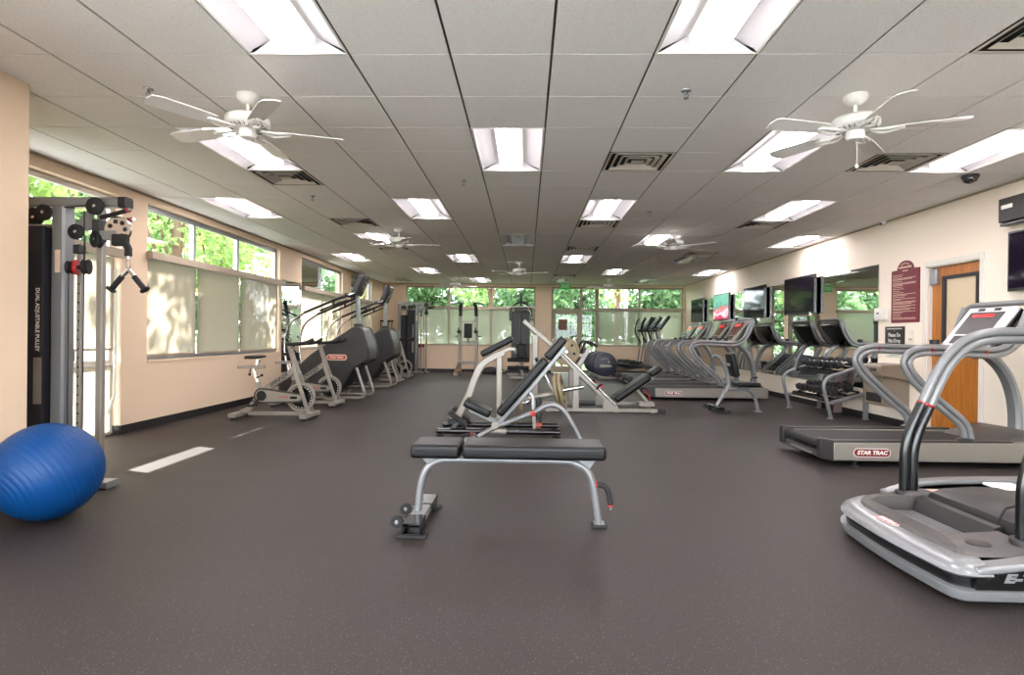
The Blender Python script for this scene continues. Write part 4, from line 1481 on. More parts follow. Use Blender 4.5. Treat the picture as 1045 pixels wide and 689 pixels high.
# ------------------------------------------------------------------ 45 degree leg press
def make_leg_press():
    o = (1.2, 9.5, 0)
    t = thing('leg_press', 'silver inclined leg press with black backrest, behind the inclined bench', 'exercise machine', o)
    for y in (9.05, 9.95):
        G(o).bar([(0.30, y, 0.04), (2.05, y, 0.04)], 0.06, 0.05, up=(0, 0, 1)).build('base_rail', 'silver_warm', t)
        G(o).bar([(2.05, y, 0.04), (2.17, y, 0.04)], 0.07, 0.055, up=(0, 0, 1)).build('rail_cap', 'rubber', t)
        G(o).bar([(0.56, y, 0.90), (0.815, y, 0.635), (1.42, y, 0.06)], 0.08, 0.06, up=(0, 1, 0)).build('slide_rail', 'silver_warm', t)
        G(o).tube([(0.55, y - 0.035, 0.945), (1.40, y - 0.035, 0.115)], 0.016).build('guide_rod', 'bright_steel', t)
        G(o).bar([(0.78, y, 0.66), (0.78, y, 0.06)], 0.10, 0.07, up=(0, 1, 0)).build('rail_post', 'silver_warm', t)
        G(o).prism([(1.20, 0.06), (1.40, 0.06), (1.27, 0.19), (1.20, 0.19)], y - 0.036, y - 0.026).build('gusset', 'silver_warm', t)
        G(o).tube(bend([(1.10, y - 0.06, 0.37), (1.13, y - 0.09, 0.43), (1.17, y - 0.12, 0.45)], 0.03), 0.014).build('release_lever', 'gloss_black', t)
        G(o).cyl((1.15, y - 0.13, 0.40), (1.19, y - 0.13, 0.43), 0.020).build('red_grip', 'red', t)
    for x in (0.36, 1.42, 1.98):
        G(o).bar([(x, 9.0, 0.035), (x, 10.0, 0.035)], 0.07, 0.05, up=(0, 0, 1)).build('cross_member', 'silver_warm', t)
    G(o).cyl((0.80, 9.35, 0.12), (1.12, 9.35, 0.12), 0.045).build('stop_cylinder', 'dark_plastic', t)
    # tall tower that catches the carriage
    G(o).bar([(0.145, 9.5, 1.20), (0.15, 9.5, 0.06)], 0.11, 0.10, up=(0, 1, 0)).build('tower_post', 'silver_warm', t)
    G(o).bar([(-0.045, 9.5, 1.43), (0.37, 9.5, 1.08), (0.60, 9.5, 0.86)], 0.075, 0.08, up=(0, 1, 0)).build('tower_beam', 'silver_warm', t)
    G(o).bar([(0.60, 9.05, 0.86), (0.60, 9.95, 0.86)], 0.07, 0.07, up=(0, 0, 1)).build('top_crossbar', 'silver_warm', t)
    G(o).bar([(0.12, 9.5, 0.06), (0.36, 9.5, 0.05)], 0.08, 0.05, up=(0, 1, 0)).build('tower_foot', 'silver_warm', t)
    # carriage
    a, b = Vector((0.83, 9.5, 0.70)), Vector((1.01, 9.5, 1.0))
    dd = (b - a).normalized()
    n = Vector((-dd.z, 0, dd.x))
    mx = Matrix((dd, Vector((0, 1, 0)), n)).transposed()
    G(o).rbox((a + b) / 2, ((b - a).length, 0.72, 0.03), 0.01, mx).build('foot_platform', 'grey_plastic', t)
    for y in (9.16, 9.84):
        G(o).bar([(0.80, y, 0.68), (0.99, y, 1.0)], 0.07, 0.05, up=(0, 1, 0)).build('carriage_arm', 'silver_warm', t)
        G(o).bar([(0.62, y, 0.95), (0.90, y, 0.88)], 0.06, 0.05, up=(0, 1, 0)).build('horn_arm', 'silver_warm', t)
        s = -1 if y < 9.5 else 1
        G(o).cyl((0.62, y, 0.95), (0.62, y + s * 0.26, 0.95), 0.025).build('plate_horn', 'bright_steel', t)
        hp = smooth([(0.86, y, 0.90), (0.89, y - 0.02, 1.0), (0.92, y - 0.04, 1.08), (0.985, y - 0.05, 1.11), (1.12, y - 0.05, 1.03)], 4)
        G(o).tube(hp, 0.018).build('side_handle', 'rubber', t)
    # seat
    def pad(p, q, th, w, name):
        p, q = Vector((p[0], 9.5, p[1])), Vector((q[0], 9.5, q[1]))
        d = (q - p)
        L = d.length
        d.normalize()
        mx = Matrix((d, Vector((0, 1, 0)), Vector((-d.z, 0, d.x)))).transposed()
        G(o).rbox((p + q) / 2, (L, w, th), 0.04, mx).build(name, 'vinyl', t)
    pad((1.44, 0.16), (2.0, 0.555), 0.11, 0.42, 'backrest')
    pad((2.005, 0.57), (2.19, 0.70), 0.10, 0.30, 'headrest')
    G(o).bar([(1.42, 9.5, 0.08), (2.08, 9.5, 0.53)], 0.05, 0.08).build('backrest_frame', 'silver_warm', t)
    G(o).bar([(1.82, 9.5, 0.33), (2.01, 9.5, 0.10)], 0.05, 0.06).build('backrest_stay', 'silver_warm', t)
    G(o).tube(smooth([(1.92, 9.45, 0.32), (1.99, 9.45, 0.26), (2.02, 9.45, 0.17)], 4), 0.012).build('adjust_handle', 'red', t)
    G(o).box(1.84, 2.09, 9.42, 9.58, 0.06, 0.13).build('adjust_box', 'silver_warm', t, bevel=0.006)
make_leg_press()
for y, nm in ((9.05, 'gold rimmed weight plate on the near side of the leg press'), (9.95, 'gold rimmed weight plate on the far side of the leg press')):
    weight_plate(nm, (0.62, y, 0.95), (0, 1, 0))

# ------------------------------------------------------------------ utility seat by the treadmills
def make_utility():
    o = (3.35, 9.4, 0)
    t = thing('utility_bench', 'small upright utility bench with black seat and backrest, by the treadmills', 'weight bench', o)
    G(o).sweep(smooth([(3.08, 9.4, 0.09), (3.18, 9.4, 0.27), (3.26, 9.4, 0.41), (3.25, 9.4, 0.56), (3.20, 9.4, 0.73), (3.115, 9.4, 0.87), (3.02, 9.4, 0.905)], 4), [(0.03 * math.cos(a), 0.035 * math.sin(a)) for a in [2 * PI * i / 12 for i in range(12)]]).build('frame_post', 'silver', t)
    G(o).sweep(smooth([(3.24, 9.4, 0.365), (3.40, 9.4, 0.365), (3.58, 9.4, 0.345), (3.67, 9.4, 0.265), (3.71, 9.4, 0.14), (3.735, 9.4, 0.02)], 4), [(0.028 * math.cos(a), 0.033 * math.sin(a)) for a in [2 * PI * i / 12 for i in range(12)]]).build('front_leg', 'silver', t)
    G(o).box(3.68, 3.79, 9.34, 9.46, 0, 0.02).build('floor_pad', 'silver', t, bevel=0.004)
    d = (Vector((3.37, 9.4, 0.56)) - Vector((3.28, 9.4, 0.94))).normalized()
    mx = Matrix((d, Vector((0, 1, 0)), Vector((-d.z, 0, d.x)))).transposed()
    G(o).rbox((3.325, 9.4, 0.755), (0.39, 0.28, 0.09), 0.035, mx).build('back_pad', 'vinyl', t)
    G(o).bar([(3.20, 9.4, 0.76), (3.30, 9.4, 0.76)], 0.05, 0.06).build('pad_bracket', 'silver', t)
    G(o).rbox((3.54, 9.4, 0.445), (0.38, 0.32, 0.075), 0.03).build('seat_pad', 'vinyl', t)
    G(o).bar([(3.40, 9.4, 0.40), (3.60, 9.4, 0.395)], 0.05, 0.08).build('seat_bracket', 'silver', t)
    G(o).bar([(3.07, 9.12, 0.07), (3.07, 9.68, 0.07)], 0.10, 0.06, up=(0, 0, 1)).build('rear_base', 'gloss_black', t)
    for y in (9.13, 9.61):
        G(o).box(3.01, 3.22, y, y + 0.06, 0, 0.045).build('floor_pad', 'rubber', t, bevel=0.008)
        g = G(o).lathe([(0.01, -0.014), (0.034, -0.014), (0.034, 0.014), (0.01, 0.014)], (2.975, y + 0.03, 0.055), (0, 1, 0), 16)
        g.build('wheel', 'rubber', t)
    G(o).tube(bend([(3.62, 9.52, 0.41), (3.68, 9.58, 0.41), (3.70, 9.58, 0.54), (3.80, 9.58, 0.545)], 0.03), 0.012).build('adjust_lever', 'gloss_black', t)
make_utility()
# ------------------------------------------------------------------ spin bikes
def ell(a, b, n=14):
    return [(a * math.cos(2 * PI * i / n), b * math.sin(2 * PI * i / n)) for i in range(n)]
def make_bike():
    t = thing('spin_bike', '', 'exercise bike')
    G().bar([(-0.48, -0.25, 0.06), (-0.48, 0.25, 0.06)], 0.11, 0.06, up=(0, 0, 1)).build('rear_stabilizer', 'silver_warm', t, bevel=0.006)
    G().bar([(0.50, -0.26, 0.06), (0.50, 0.26, 0.06)], 0.11, 0.06, up=(0, 0, 1)).build('front_stabilizer', 'silver_warm', t, bevel=0.006)
    for x in (-0.48, 0.50):
        for s in (-1, 1):
            G().lathe([(0.028, 0), (0.028, 0.012), (0.01, 0.018), (0.01, 0.04)], (x, s * 0.22, 0), n=10).build('levelling_foot', 'rubber', t)
    G().bar([(-0.46, 0, 0.08), (-0.34, 0, 0.13), (-0.26, 0, 0.24), (-0.20, 0, 0.34)], 0.08, 0.07, up=(0, 1, 0)).build('rear_strut', 'silver_warm', t)
    G().bar([(-0.36, 0, 0.065), (0.47, 0, 0.065)], 0.05, 0.06, up=(0, 1, 0)).build('bottom_bar', 'silver_warm', t)
    for s in (-1, 1):
        G().bar([(0.51, s * 0.075, 0.08), (0.33, s * 0.07, 0.60), (0.28, s * 0.035, 0.76)], 0.05, 0.03, up=(0, 1, 0)).build('fork_blade', 'silver_warm', t)
    G().bar([(0.33, 0, 0.62), (0.20, 0, 1.02)], 0.062, 0.06, up=(0, 1, 0)).build('head_post', 'silver_warm', t)
    dg = G().bar([(-0.22, 0, 0.34), (-0.12, 0, 0.40), (0.31, 0, 0.70)], 0.085, 0.06, up=(0, 1, 0)).build('main_tube', 'silver_warm', t)
    text('SPINNER', 0.075, frame((0.07, -0.0315, 0.537), (0.43, 0, 0.30), (-0.30, 0, 0.43)), 'tube_lettering', 'lettering_black', dg, width=0.30, shear=0.25, bold=0.002)
    G().bar([(-0.20, 0, 0.36), (-0.24, 0, 0.50)], 0.06, 0.05).build('seat_tube', 'silver_warm', t)
    G().bar([(-0.235, 0, 0.48), (-0.30, 0, 0.69)], 0.04, 0.036).build('seat_post', 'bright_steel', t)
    G().bar([(-0.52, 0, 0.705), (-0.14, 0, 0.715)], 0.045, 0.05, up=(0, 1, 0)).build('seat_slider', 'silver_warm', t)
    for p, q in (((-0.33, -0.03, 0.685), (-0.33, -0.05, 0.61)), ((-0.25, -0.02, 0.56), (-0.16, -0.05, 0.60))):
        G().cyl(p, q, 0.008).lathe([(0, -0.02), (0.018, -0.014), (0.018, 0.014), (0, 0.02)], q, (0, 0, 1), 10).build('adjust_knob', 'rubber', t)
    G().bar([(-0.26, 0, 0.72), (-0.23, 0, 0.82)], 0.045, 0.03).build('saddle_stem', 'bright_steel', t)
    rg = []
    for x, w, z, h in ((-0.41, 0.05, 0.835, 0.035), (-0.39, 0.095, 0.845, 0.045), (-0.32, 0.10, 0.845, 0.05), (-0.25, 0.06, 0.848, 0.045), (-0.18, 0.032, 0.855, 0.036), (-0.13, 0.022, 0.86, 0.026)):
        rg.append([(x, w * math.cos(a), z + h * 0.5 * math.sin(a)) for a in [2 * PI * i / 14 for i in range(14)]])
    G().loft(rg).build('saddle', 'vinyl', t)
    # flywheel
    c = (0.37, 0, 0.30)
    fw = G().lathe([(0.165, -0.012), (0.20, -0.014), (0.205, -0.008), (0.205, 0.008), (0.20, 0.014), (0.165, 0.012), (0.165, -0.012)], c, (0, 1, 0), 36, cap=False).build('flywheel_rim', 'silver_warm', t)
    G().lathe([(0.0, -0.008), (0.165, -0.008), (0.165, 0.008), (0.0, 0.008)], c, (0, 1, 0), 30, cap=False).build('flywheel_disc', 'gloss_black', t)
    g = G()
    for i in range(22):
        a = 2 * PI * i / 22
        p = Vector((c[0] + 0.148 * math.cos(a), -0.0095, c[2] + 0.148 * math.sin(a)))
        q = Vector((-math.sin(a), 0, math.cos(a))) * 0.013
        g.bar([p - q, p + q], 0.007, 0.003, up=(0, 1, 0))
    g.build('disc_markings', 'lettering_white', fw)
    # chain guard on the near side
    for e, m, nm, y0, y1 in ((0.0, 'dark_plastic', 'chain_guard', -0.075, -0.045), (-0.022, 'silver_warm', 'guard_cover', -0.079, -0.075)):
        R1, R2, p1, p2 = 0.108 + e, 0.066 + e, (-0.15, 0.32), (0.36, 0.295)
        pts = [(p1[0] + R1 * math.cos(a), p1[1] + R1 * math.sin(a)) for a in [PI / 2 + PI * i / 14 for i in range(15)]]
        pts += [(p2[0] + R2 * math.cos(a), p2[1] + R2 * math.sin(a)) for a in [-PI / 2 + PI * i / 14 for i in range(15)]]
        cg = G().prism(pts, y0, y1).build(nm, m, t)
    text('STAR TRAC', 0.03, frame((0.16, -0.0796, 0.305), (1, 0, -0.04), (0, 0, 1)), 'guard_lettering', 'badge_red', cg, width=0.13, bold=0.0012)
    G().cyl((-0.15, -0.085, 0.32), (-0.15, -0.079, 0.32), 0.07, 24).build('chainring_cap', 'rubber', t)
    pill(G(), lambda a, b, d: Vector((0.30 + a, -0.079 - d, 0.298 + b)), 0.10, 0.034, 0.0, 0.002).build('guard_slot', 'gloss_black', t)
    for s, ex, ez in ((-1, -0.10, -0.13), (1, 0.10, 0.13)):
        y = s * 0.10
        G().bar([(-0.15, y, 0.32), (-0.15 + ex, y, 0.32 + ez)], 0.026, 0.014).build('crank_arm', 'rubber', t)
        G().rbox((-0.15 + ex, s * 0.155, 0.32 + ez), (0.10, 0.09, 0.025), 0.008).build('pedal', 'rubber', t)
        G().tube(smooth([(-0.20 + ex, s * 0.155, 0.32 + ez), (-0.16 + ex, s * 0.155, 0.385 + ez), (-0.09 + ex, s * 0.155, 0.37 + ez), (-0.08 + ex, s * 0.155, 0.32 + ez)], 3), 0.008, n=6).build('toe_strap', 'rubber', t)
    # handlebars
    g = G()
    for s in (-1, 1):
        g.tube(smooth([(0.24, 0, 1.03), (0.24, s * 0.16, 1.035), (0.34, s * 0.22, 1.04), (0.50, s * 0.20, 1.06), (0.60, s * 0.16, 1.11)], 4), 0.023, n=8)
        g.tube(smooth([(0.24, s * 0.06, 1.04), (0.42, s * 0.07, 1.05), (0.52, s * 0.06, 1.09)], 4), 0.020, n=8)
    g.tube([(0.40, -0.21, 1.045), (0.40, 0.21, 1.045)], 0.014, n=8)
    g.build('handlebar', 'rubber', t)
    G().bar([(0.20, 0, 1.0), (0.26, 0, 1.03)], 0.06, 0.06).build('bar_clamp', 'bright_steel', t)
    G().cyl((0.255, 0, 0.84), (0.215, 0, 0.81), 0.012).build('resistance_knob', 'red', t)
    return t
bk = make_bike()
bl = ['nearest silver spin bike by the left wall, black saddle raised', 'second silver spin bike by the left wall, in front of the stair climber', 'silver spin bike behind the second stair climber', 'farthest silver spin bike, in front of the far cable machine']
for i, (x, y) in enumerate(((-3.50, 7.97), (-3.60, 9.42), (-3.62, 14.25), (-3.68, 15.75))):
    if i == 0:
        bk.location = (x, y, 0)
        bk['label'] = bl[0]
        bk['group'] = 'spin bikes along the left wall'
    else:
        dup(bk, (x, y, 0), 0, bl[i], 'spin bikes along the left wall')

# ------------------------------------------------------------------ stair climbers
def make_stairs():
    t = thing('stair_climber', '', 'stair climber')
    W = 0.34
    side = [(-0.86, 0.14), (-0.86, 0.30), (-0.52, 0.60), (-0.29, 0.81), (0.01, 1.02), (0.31, 1.20), (0.45, 1.30), (0.60, 1.33), (0.66, 1.28), (0.74, 1.05), (0.775, 0.86), (0.76, 0.72), (0.63, 0.64), (0.47, 0.53), (0.38, 0.36), (0.28, 0.22), (0.12, 0.14)]
    for s in (-1, 1):
        g = G()
        ya, yb = s * (W - 0.08), s * W
        g.prism(side, min(ya, yb), max(ya, yb))
        g.build('side_cover', 'stair_body', t, bevel=0.025)
        # raised moulding
        low = [(0.60, 0.66), (0.44, 0.56), (0.33, 0.38), (0.22, 0.24), (0.02, 0.20), (-0.5, 0.20), (-0.2, 0.42), (0.1, 0.56), (0.34, 0.70)]
        g = G()
        g.prism(low, min(yb, yb + s * 0.012), max(yb, yb + s * 0.012))
        g.build('lower_moulding', 'dark_plastic', t, bevel=0.01)
        if s < 0:
            mx = frame((0.20, s * W - 0.001, 0.765), (1, 0, 0), (0, 0, 1))
            P = lambda a, b, d: mx @ Vector((a, b, d))
            b0 = pill(G(), P, 0.37, 0.105, 0, 0.012).build('badge', 'label_cream', t)
            pill(G(), P, 0.335, 0.07, 0.012, 0.016).build('badge_field', 'badge_orange', b0)
            text('STAR TRAC', 0.05, mx @ Matrix.Translation((0, 0, 0.017)), 'badge_lettering', 'lettering_white', b0, width=0.25, bold=0.001)
    # front shroud between the sides
    fr = [(0.31, 1.17), (0.45, 1.275), (0.60, 1.305), (0.655, 1.25), (0.735, 1.03), (0.77, 0.86), (0.75, 0.73), (0.62, 0.66), (0.40, 0.60)]
    G().prism(fr, -W + 0.081, W - 0.081).build('front_shroud', 'stair_body', t)
    # steps
    for i in range(6):
        x, z = 0.26 - i * 0.19, 1.00 - i * 0.165
        st = G().box(x - 0.20, x, -W + 0.082, W - 0.082, z - 0.03, z).box(x - 0.018, x, -W + 0.082, W - 0.082, z - 0.16, z - 0.03).build('step', 'dark_plastic', t, bevel=0.004)
    G().box(-0.85, 0.3, -W + 0.082, W - 0.082, 0.14, 0.17).build('base_tray', 'dark_plastic', t)
    # base tubes
    for s in (-1, 1):
        y = s * (W - 0.04)
        G().tube(bend([(0.53, y, 0.62), (0.70, y, 0.12), (0.66, y, 0.035), (0.10, y, 0.035), (-0.80, y, 0.035)], 0.12), 0.028, n=10).build('base_tube', 'silver_warm', t)
        G().bar([(-0.70, y, 0.03), (-0.70, y, 0.15)], 0.06, 0.05).build('rear_leg', 'silver_warm', t)
        G().bar([(0.20, y, 0.03), (0.20, y, 0.17)], 0.05, 0.05).build('middle_leg', 'silver_warm', t)
        # hand rails
        lo = smooth([(-0.66, s * 0.33, 0.46), (-0.74, s * 0.34, 0.80), (-0.74, s * 0.34, 1.10), (-0.64, s * 0.34, 1.38), (-0.40, s * 0.34, 1.56)], 5)
        G().tube(lo, 0.020, n=10).build('rail_bow', 'bright_steel', t)
        hi = smooth([(-0.40, s * 0.34, 1.56), (-0.10, s * 0.34, 1.69), (0.22, s * 0.33, 1.825), (0.38, s * 0.28, 1.885)], 4)
        G().tube(hi, 0.023, n=10).build('rail_grip', 'rubber', t)
        G().bar([(0.14, s * 0.33, 1.79), (0.12, s * 0.33, 1.70)], 0.03, 0.03).build('rail_stay', 'rubber', t)
        G().tube(smooth([(-0.12, s * 0.33, 1.60), (0.12, s * 0.33, 1.70), (0.36, s * 0.24, 1.80)], 4), 0.018, n=8).build('lower_rail', 'rubber', t)
    G().tube(bend([(0.37, -0.28, 1.885), (0.47, -0.20, 1.93), (0.49, 0, 1.94), (0.47, 0.20, 1.93), (0.37, 0.28, 1.885)], 0.08), 0.024, n=10).build('front_handle', 'bright_steel', t)
    G().bar([(0.49, 0, 1.29), (0.47, 0, 1.95)], 0.055, 0.13, up=(0, 1, 0), rr=0.3).build('mast', 'silver', t)
    G().box(0.43, 0.55, -0.10, 0.10, 1.28, 1.38).build('mast_boot', 'dark_plastic', t, bevel=0.01)
    a, b = Vector((0.44, 0, 1.90)), Vector((0.59, 0, 2.28))
    d = (b - a).normalized()
    mx = Matrix((d, Vector((0, 1, 0)), Vector((-d.z, 0, d.x)))).transposed()
    G().rbox((a + b) / 2, ((b - a).length, 0.42, 0.12), 0.04, mx).build('console', 'dark_plastic', t)
    G().rbox((a + b) / 2 + Vector((-d.z, 0, d.x)) * 0.058, ((b - a).length * 0.7, 0.30, 0.012), 0.005, mx).build('display', 'console_screen', t)
    for i in range(3):
        G().rbox((a + b) / 2 - d * (0.10 - i * 0.08) + Vector((-d.z, 0, d.x)) * -0.06, (0.05, 0.10, 0.012), 0.004, mx).build('vent_slot', 'gloss_black', t)
    G().rbox((0.36, 0, 1.90), (0.16, 0.44, 0.07), 0.025).build('console_tray', 'dark_plastic', t)
    return t
st = make_stairs()
st.location = (-3.60, 10.64, 0)
st['label'] = 'dark grey stair climber with orange badge, nearest of the two'
st['group'] = 'stair climbers'
dup(st, (-3.66, 12.95, 0), 0, 'dark grey stair climber behind the nearer stair climber', 'stair climbers')

# ------------------------------------------------------------------ adjustable cable machines
def pulley(g, c, r, ax=(0, 1, 0), th=0.026):
    h = th / 2
    g.lathe([(0.0, -h), (r * 0.9, -h), (r, -h * 0.7), (r * 0.86, 0), (r, h * 0.7), (r * 0.9, h), (0.0, h)], c, ax, 24, cap=False)
def make_cable(near):
    t = thing('cable_machine', '', 'exercise machine')
    G().bar([(-1.04, 0, 2.155), (0.0, 0, 2.155)], 0.075, 0.09, up=(0, 1, 0)).build('top_beam', 'silver', t)
    G().bar([(0.0, 0, 2.155), (0.055, 0, 2.155)], 0.08, 0.095, up=(0, 1, 0)).build('beam_cap', 'rubber', t)
    for x in (-0.45, -0.98):
        G().bar([(x, 0, 0.02), (x, 0, 2.118)], 0.105, 0.12, up=(0, 1, 0)).build('upright', 'silver', t)
    G().bar([(-1.03, 0, 0.03), (-0.05, 0, 0.03)], 0.05, 0.14, up=(0, 1, 0)).build('base_beam', 'silver', t)
    for x in (-0.98, -0.45):
        G().bar([(x, -0.33, 0.03), (x, 0.33, 0.03)], 0.10, 0.05, up=(0, 0, 1)).build('base_foot', 'silver', t)
    G().box(-0.73, -0.51, -0.11, 0.11, 0.06, 1.96).build('stack_shroud', 'navy', t, bevel=0.012)
    G().box(-0.925, -0.76, -0.11, 0.11, 0.06, 1.80).build('stack_shroud', 'navy', t, bevel=0.012)
    pl = G().box(-0.574, -0.516, -0.116, -0.111, 1.00, 1.53).build('name_placard', 'sign_black', t)
    text('DUAL ADJUSTABLE PULLEY', 0.040, frame((-0.545, -0.1168, 1.265), (0, 0, -1), (1, 0, 0)), 'placard_lettering', 'lettering_white', pl, width=0.47, bold=0.0008)
    G().box(-0.574, -0.516, -0.116, -0.111, 0.64, 0.985).build('instruction_plate', 'silver_warm', t)
    G().box(-0.46, -0.42, -0.0665, -0.0605, 1.62, 1.79).build('warning_label', 'label_cream', t)
    for x in (-0.70, -0.84):
        G().bar([(x, 0, 1.95), (x, 0, 2.12)], 0.03, 0.03).build('pulley_hanger', 'silver', t)
    G().box(-0.93, -0.51, -0.04, 0.04, 1.965, 1.985).build('shroud_bracket', 'silver_warm', t)
    # guide columns
    cl = G().bar([(-0.315, 0, 0.05), (-0.315, 0, 1.84)], 0.035, 0.035).build('pin_column', 'silver_warm', t)
    g = G()
    for i in range(20):
        z = 0.35 + i * 0.07
        g.cyl((-0.315, -0.0185, z), (-0.315, -0.0178, z), 0.007, 8)
    g.build('pin_holes', 'gloss_black', cl)
    G().bar([(-0.155, 0, 0.02), (-0.155, 0, 2.11)], 0.05, 0.05).build('guide_column', 'silver_warm', t)
    G().box(-0.20, -0.11, -0.12, 0.10, 0.0, 0.03).build('column_foot', 'rubber', t, bevel=0.006)
    G().prism([(-0.37, 1.955), (-0.22, 2.12), (-0.19, 2.12), (-0.205, 1.94), (-0.37, 1.935)], -0.03, -0.02).build('gusset', 'silver', t)
    g = G()
    g.bm.free()
    for c_, r_, a_, h_ in (((-0.15, -0.075, 2.115), 0.066, (0, 1, 0), 0.026), ((-0.305, -0.06, 1.925), 0.058, (0, 1, 0), 0.026), ((-0.15, -0.05, 1.87), 0.062, (0.5, 1, 0), 0.05), ((-0.66, -0.02, 2.04), 0.072, (0, 1, 0), 0.026), ((-0.535, -0.08, 2.065), 0.060, (0, 1, 0), 0.026), ((-0.86, -0.02, 2.02), 0.072, (0, 1, 0), 0.026)):
        g = G()
        pulley(g, c_, r_, a_, h_)
        w_ = g.build('pulley', 'rubber', t)
        a_ = Vector(a_).normalized()
        G().cyl(Vector(c_) - a_ * (h_ / 2 + 0.004), Vector(c_) + a_ * (h_ / 2 + 0.004), 0.012, 10).build('pulley_bolt', 'bright_steel', w_)
    G().rbox((-0.155, -0.02, 1.94), (0.07, 0.08, 0.16), 0.012).build('top_carriage', 'dark_plastic', t)
    G().rbox((-0.315, -0.01, 1.80), (0.06, 0.07, 0.07), 0.012).build('column_bracket', 'dark_plastic', t)
    zc = 1.66 if near else 0.85
    g = G()
    pulley(g, (-0.355, -0.05, zc), 0.050, (1, 0.3, 0), 0.04)
    g.build('carriage_pulley', 'rubber', t)
    g = G()
    pulley(g, (-0.23, -0.05, zc + 0.005), 0.058, (1, 0.3, 0), 0.045)
    g.build('carriage_pulley', 'rubber', t)
    g = G()
    g.lathe([(0.0, -0.012), (0.055, -0.012), (0.058, 0.0), (0.055, 0.012), (0.0, 0.012)], (-0.305, -0.05, zc), (1, 0.3, 0), 20, cap=False)
    g.build('carriage_plate', 'red', t)
    G().rbox((-0.29, -0.05, zc), (0.16, 0.03, 0.03), 0.01).build('carriage_pin', 'dark_plastic', t)
    g = G()
    for x, y, z0, z1 in ((-0.35, -0.07, 0.10, zc), (-0.235, -0.06, zc, 1.90), (-0.21, -0.10, 0.10, 2.08)):
        g.tube([(x, y, z0), (x, y, z1)], 0.004, n=6)
    g.tube([(-0.60, -0.02, 2.10), (-0.20, -0.08, 2.12)], 0.004, n=6)
    g.build('steel_cable', 'rubber', t)
    for p, q in (((-0.12, -0.05, 2.035), (0.13, -0.12, 2.075)), ((-0.12, 0.05, 2.02), (0.07, 0.0, 2.03))):
        p, q = Vector(p), Vector(q)
        G().tube([p, p.lerp(q, 0.25), q], 0.017, n=10).build('pull_up_grip', 'rubber', t)
        G().cyl(q, q + (q - p).normalized() * 0.012, 0.019).build('grip_ring', 'red', t)
        G().cyl(q + (q - p).normalized() * 0.012, q + (q - p).normalized() * 0.03, 0.014).build('grip_tip', 'bright_steel', t)
    if near:
        # drilled disc and strap on the swinging arm
        c = Vector((0.01, -0.05, 1.945))
        G().bar([(-0.12, -0.05, 1.90), (0.0, -0.05, 1.90)], 0.07, 0.04).build('arm_bracket', 'silver', t)
        dk = G().lathe([(0.0, -0.012), (0.098, -0.012), (0.102, 0.0), (0.098, 0.012), (0.0, 0.012)], c, (0, 1, 0), 32, cap=False).build('index_disc', 'bright_steel', t)
        g = G()
        for i in range(7):
            a = 2 * PI * i / 7
            q = c + Vector((0.06 * math.cos(a), -0.0125, 0.06 * math.sin(a)))
            g.cyl(q, q + Vector((0, -0.001, 0)), 0.017, 12)
        g.build('disc_holes', 'rubber', dk)
        G().rbox((0.035, -0.06, 1.865), (0.12, 0.05, 0.09), 0.015).build('disc_bracket', 'rubber', t)
        G().bar([(0.07, -0.06, 1.85), (0.095, -0.06, 1.80), (0.095, -0.06, 1.745)], 0.045, 0.035).build('cable_stop', 'rubber', t)
    return t
cm1 = make_cable(True)
cm1.location = (-3.07, 4.30, 0)
cm1['label'] = 'tall silver cable machine with dark weight stack cover, behind the blue ball'
cm1['group'] = 'cable machines'
cm2 = make_cable(False)
cm2.location = (-2.96, 17.9, 0)
cm2['label'] = 'far cable machine in front of the far left window'
cm2['group'] = 'cable machines'
# V handle hanging from the near machine
vh = thing('pulldown_bar', 'black V shaped pulldown bar hanging from the near cable machine', 'pulldown bar', (-2.975, 4.24, 1.745))
G().tube([(0, 0, 0), (0.0, 0, -0.02)], 0.008, n=8).build('eyelet', 'bright_steel', vh)
ring = [(0.016 * math.cos(a), 0, -0.055 + 0.04 * math.sin(a)) for a in [2 * PI * i / 16 for i in range(16)]]
G().tube(ring, 0.005, n=6, closed=True, cap=False).build('carabiner', 'bright_steel', vh)
for s in (-1, 1):
    a, b, c = Vector((0.005, 0, -0.10)), Vector((s * 0.045, 0, -0.15)), Vector((s * 0.125, 0, -0.245))
    G().tube([a, b], 0.013, n=10).build('handle_arm', 'bright_steel', vh)
    G().tube([b, c], 0.02, n=12).build('hand_grip', 'rubber', vh)
    d = (c - b).normalized()
    G().lathe([(0.02, -0.006), (0.036, 0.0), (0.036, 0.01), (0.02, 0.014)], c, d, 16).build('grip_flange', 'rubber', vh)

# attachment rack left of the far cable machine
ar = thing('accessory_rack', 'black upright rack of cable attachments left of the far cable machine', 'rack', (-4.28, 17.6, 0))
G().bar([(-0.20, 0, 1.60), (0.20, 0, 1.60)], 0.05, 0.05).build('top_bar', 'gloss_black', ar)
G().bar([(0, 0, 0.03), (0, 0, 1.60)], 0.06, 0.06).build('post', 'gloss_black', ar)
G().box(-0.25, 0.25, -0.25, 0.25, 0, 0.03).build('base', 'gloss_black', ar, bevel=0.005)
for x, L in ((-0.17, 0.5), (-0.06, 0.7), (0.07, 0.6), (0.17, 0.45)):
    G().tube([(x, -0.04, 1.58), (x, -0.05, 1.58 - L)], 0.014, n=8).build('hanging_strap', 'rubber', ar)
    G().lathe([(0.03, -0.03), (0.035, 0), (0.03, 0.03)], (x, -0.05, 1.58 - L), (0, 0, 1), 10).build('strap_end', 'rubber', ar)

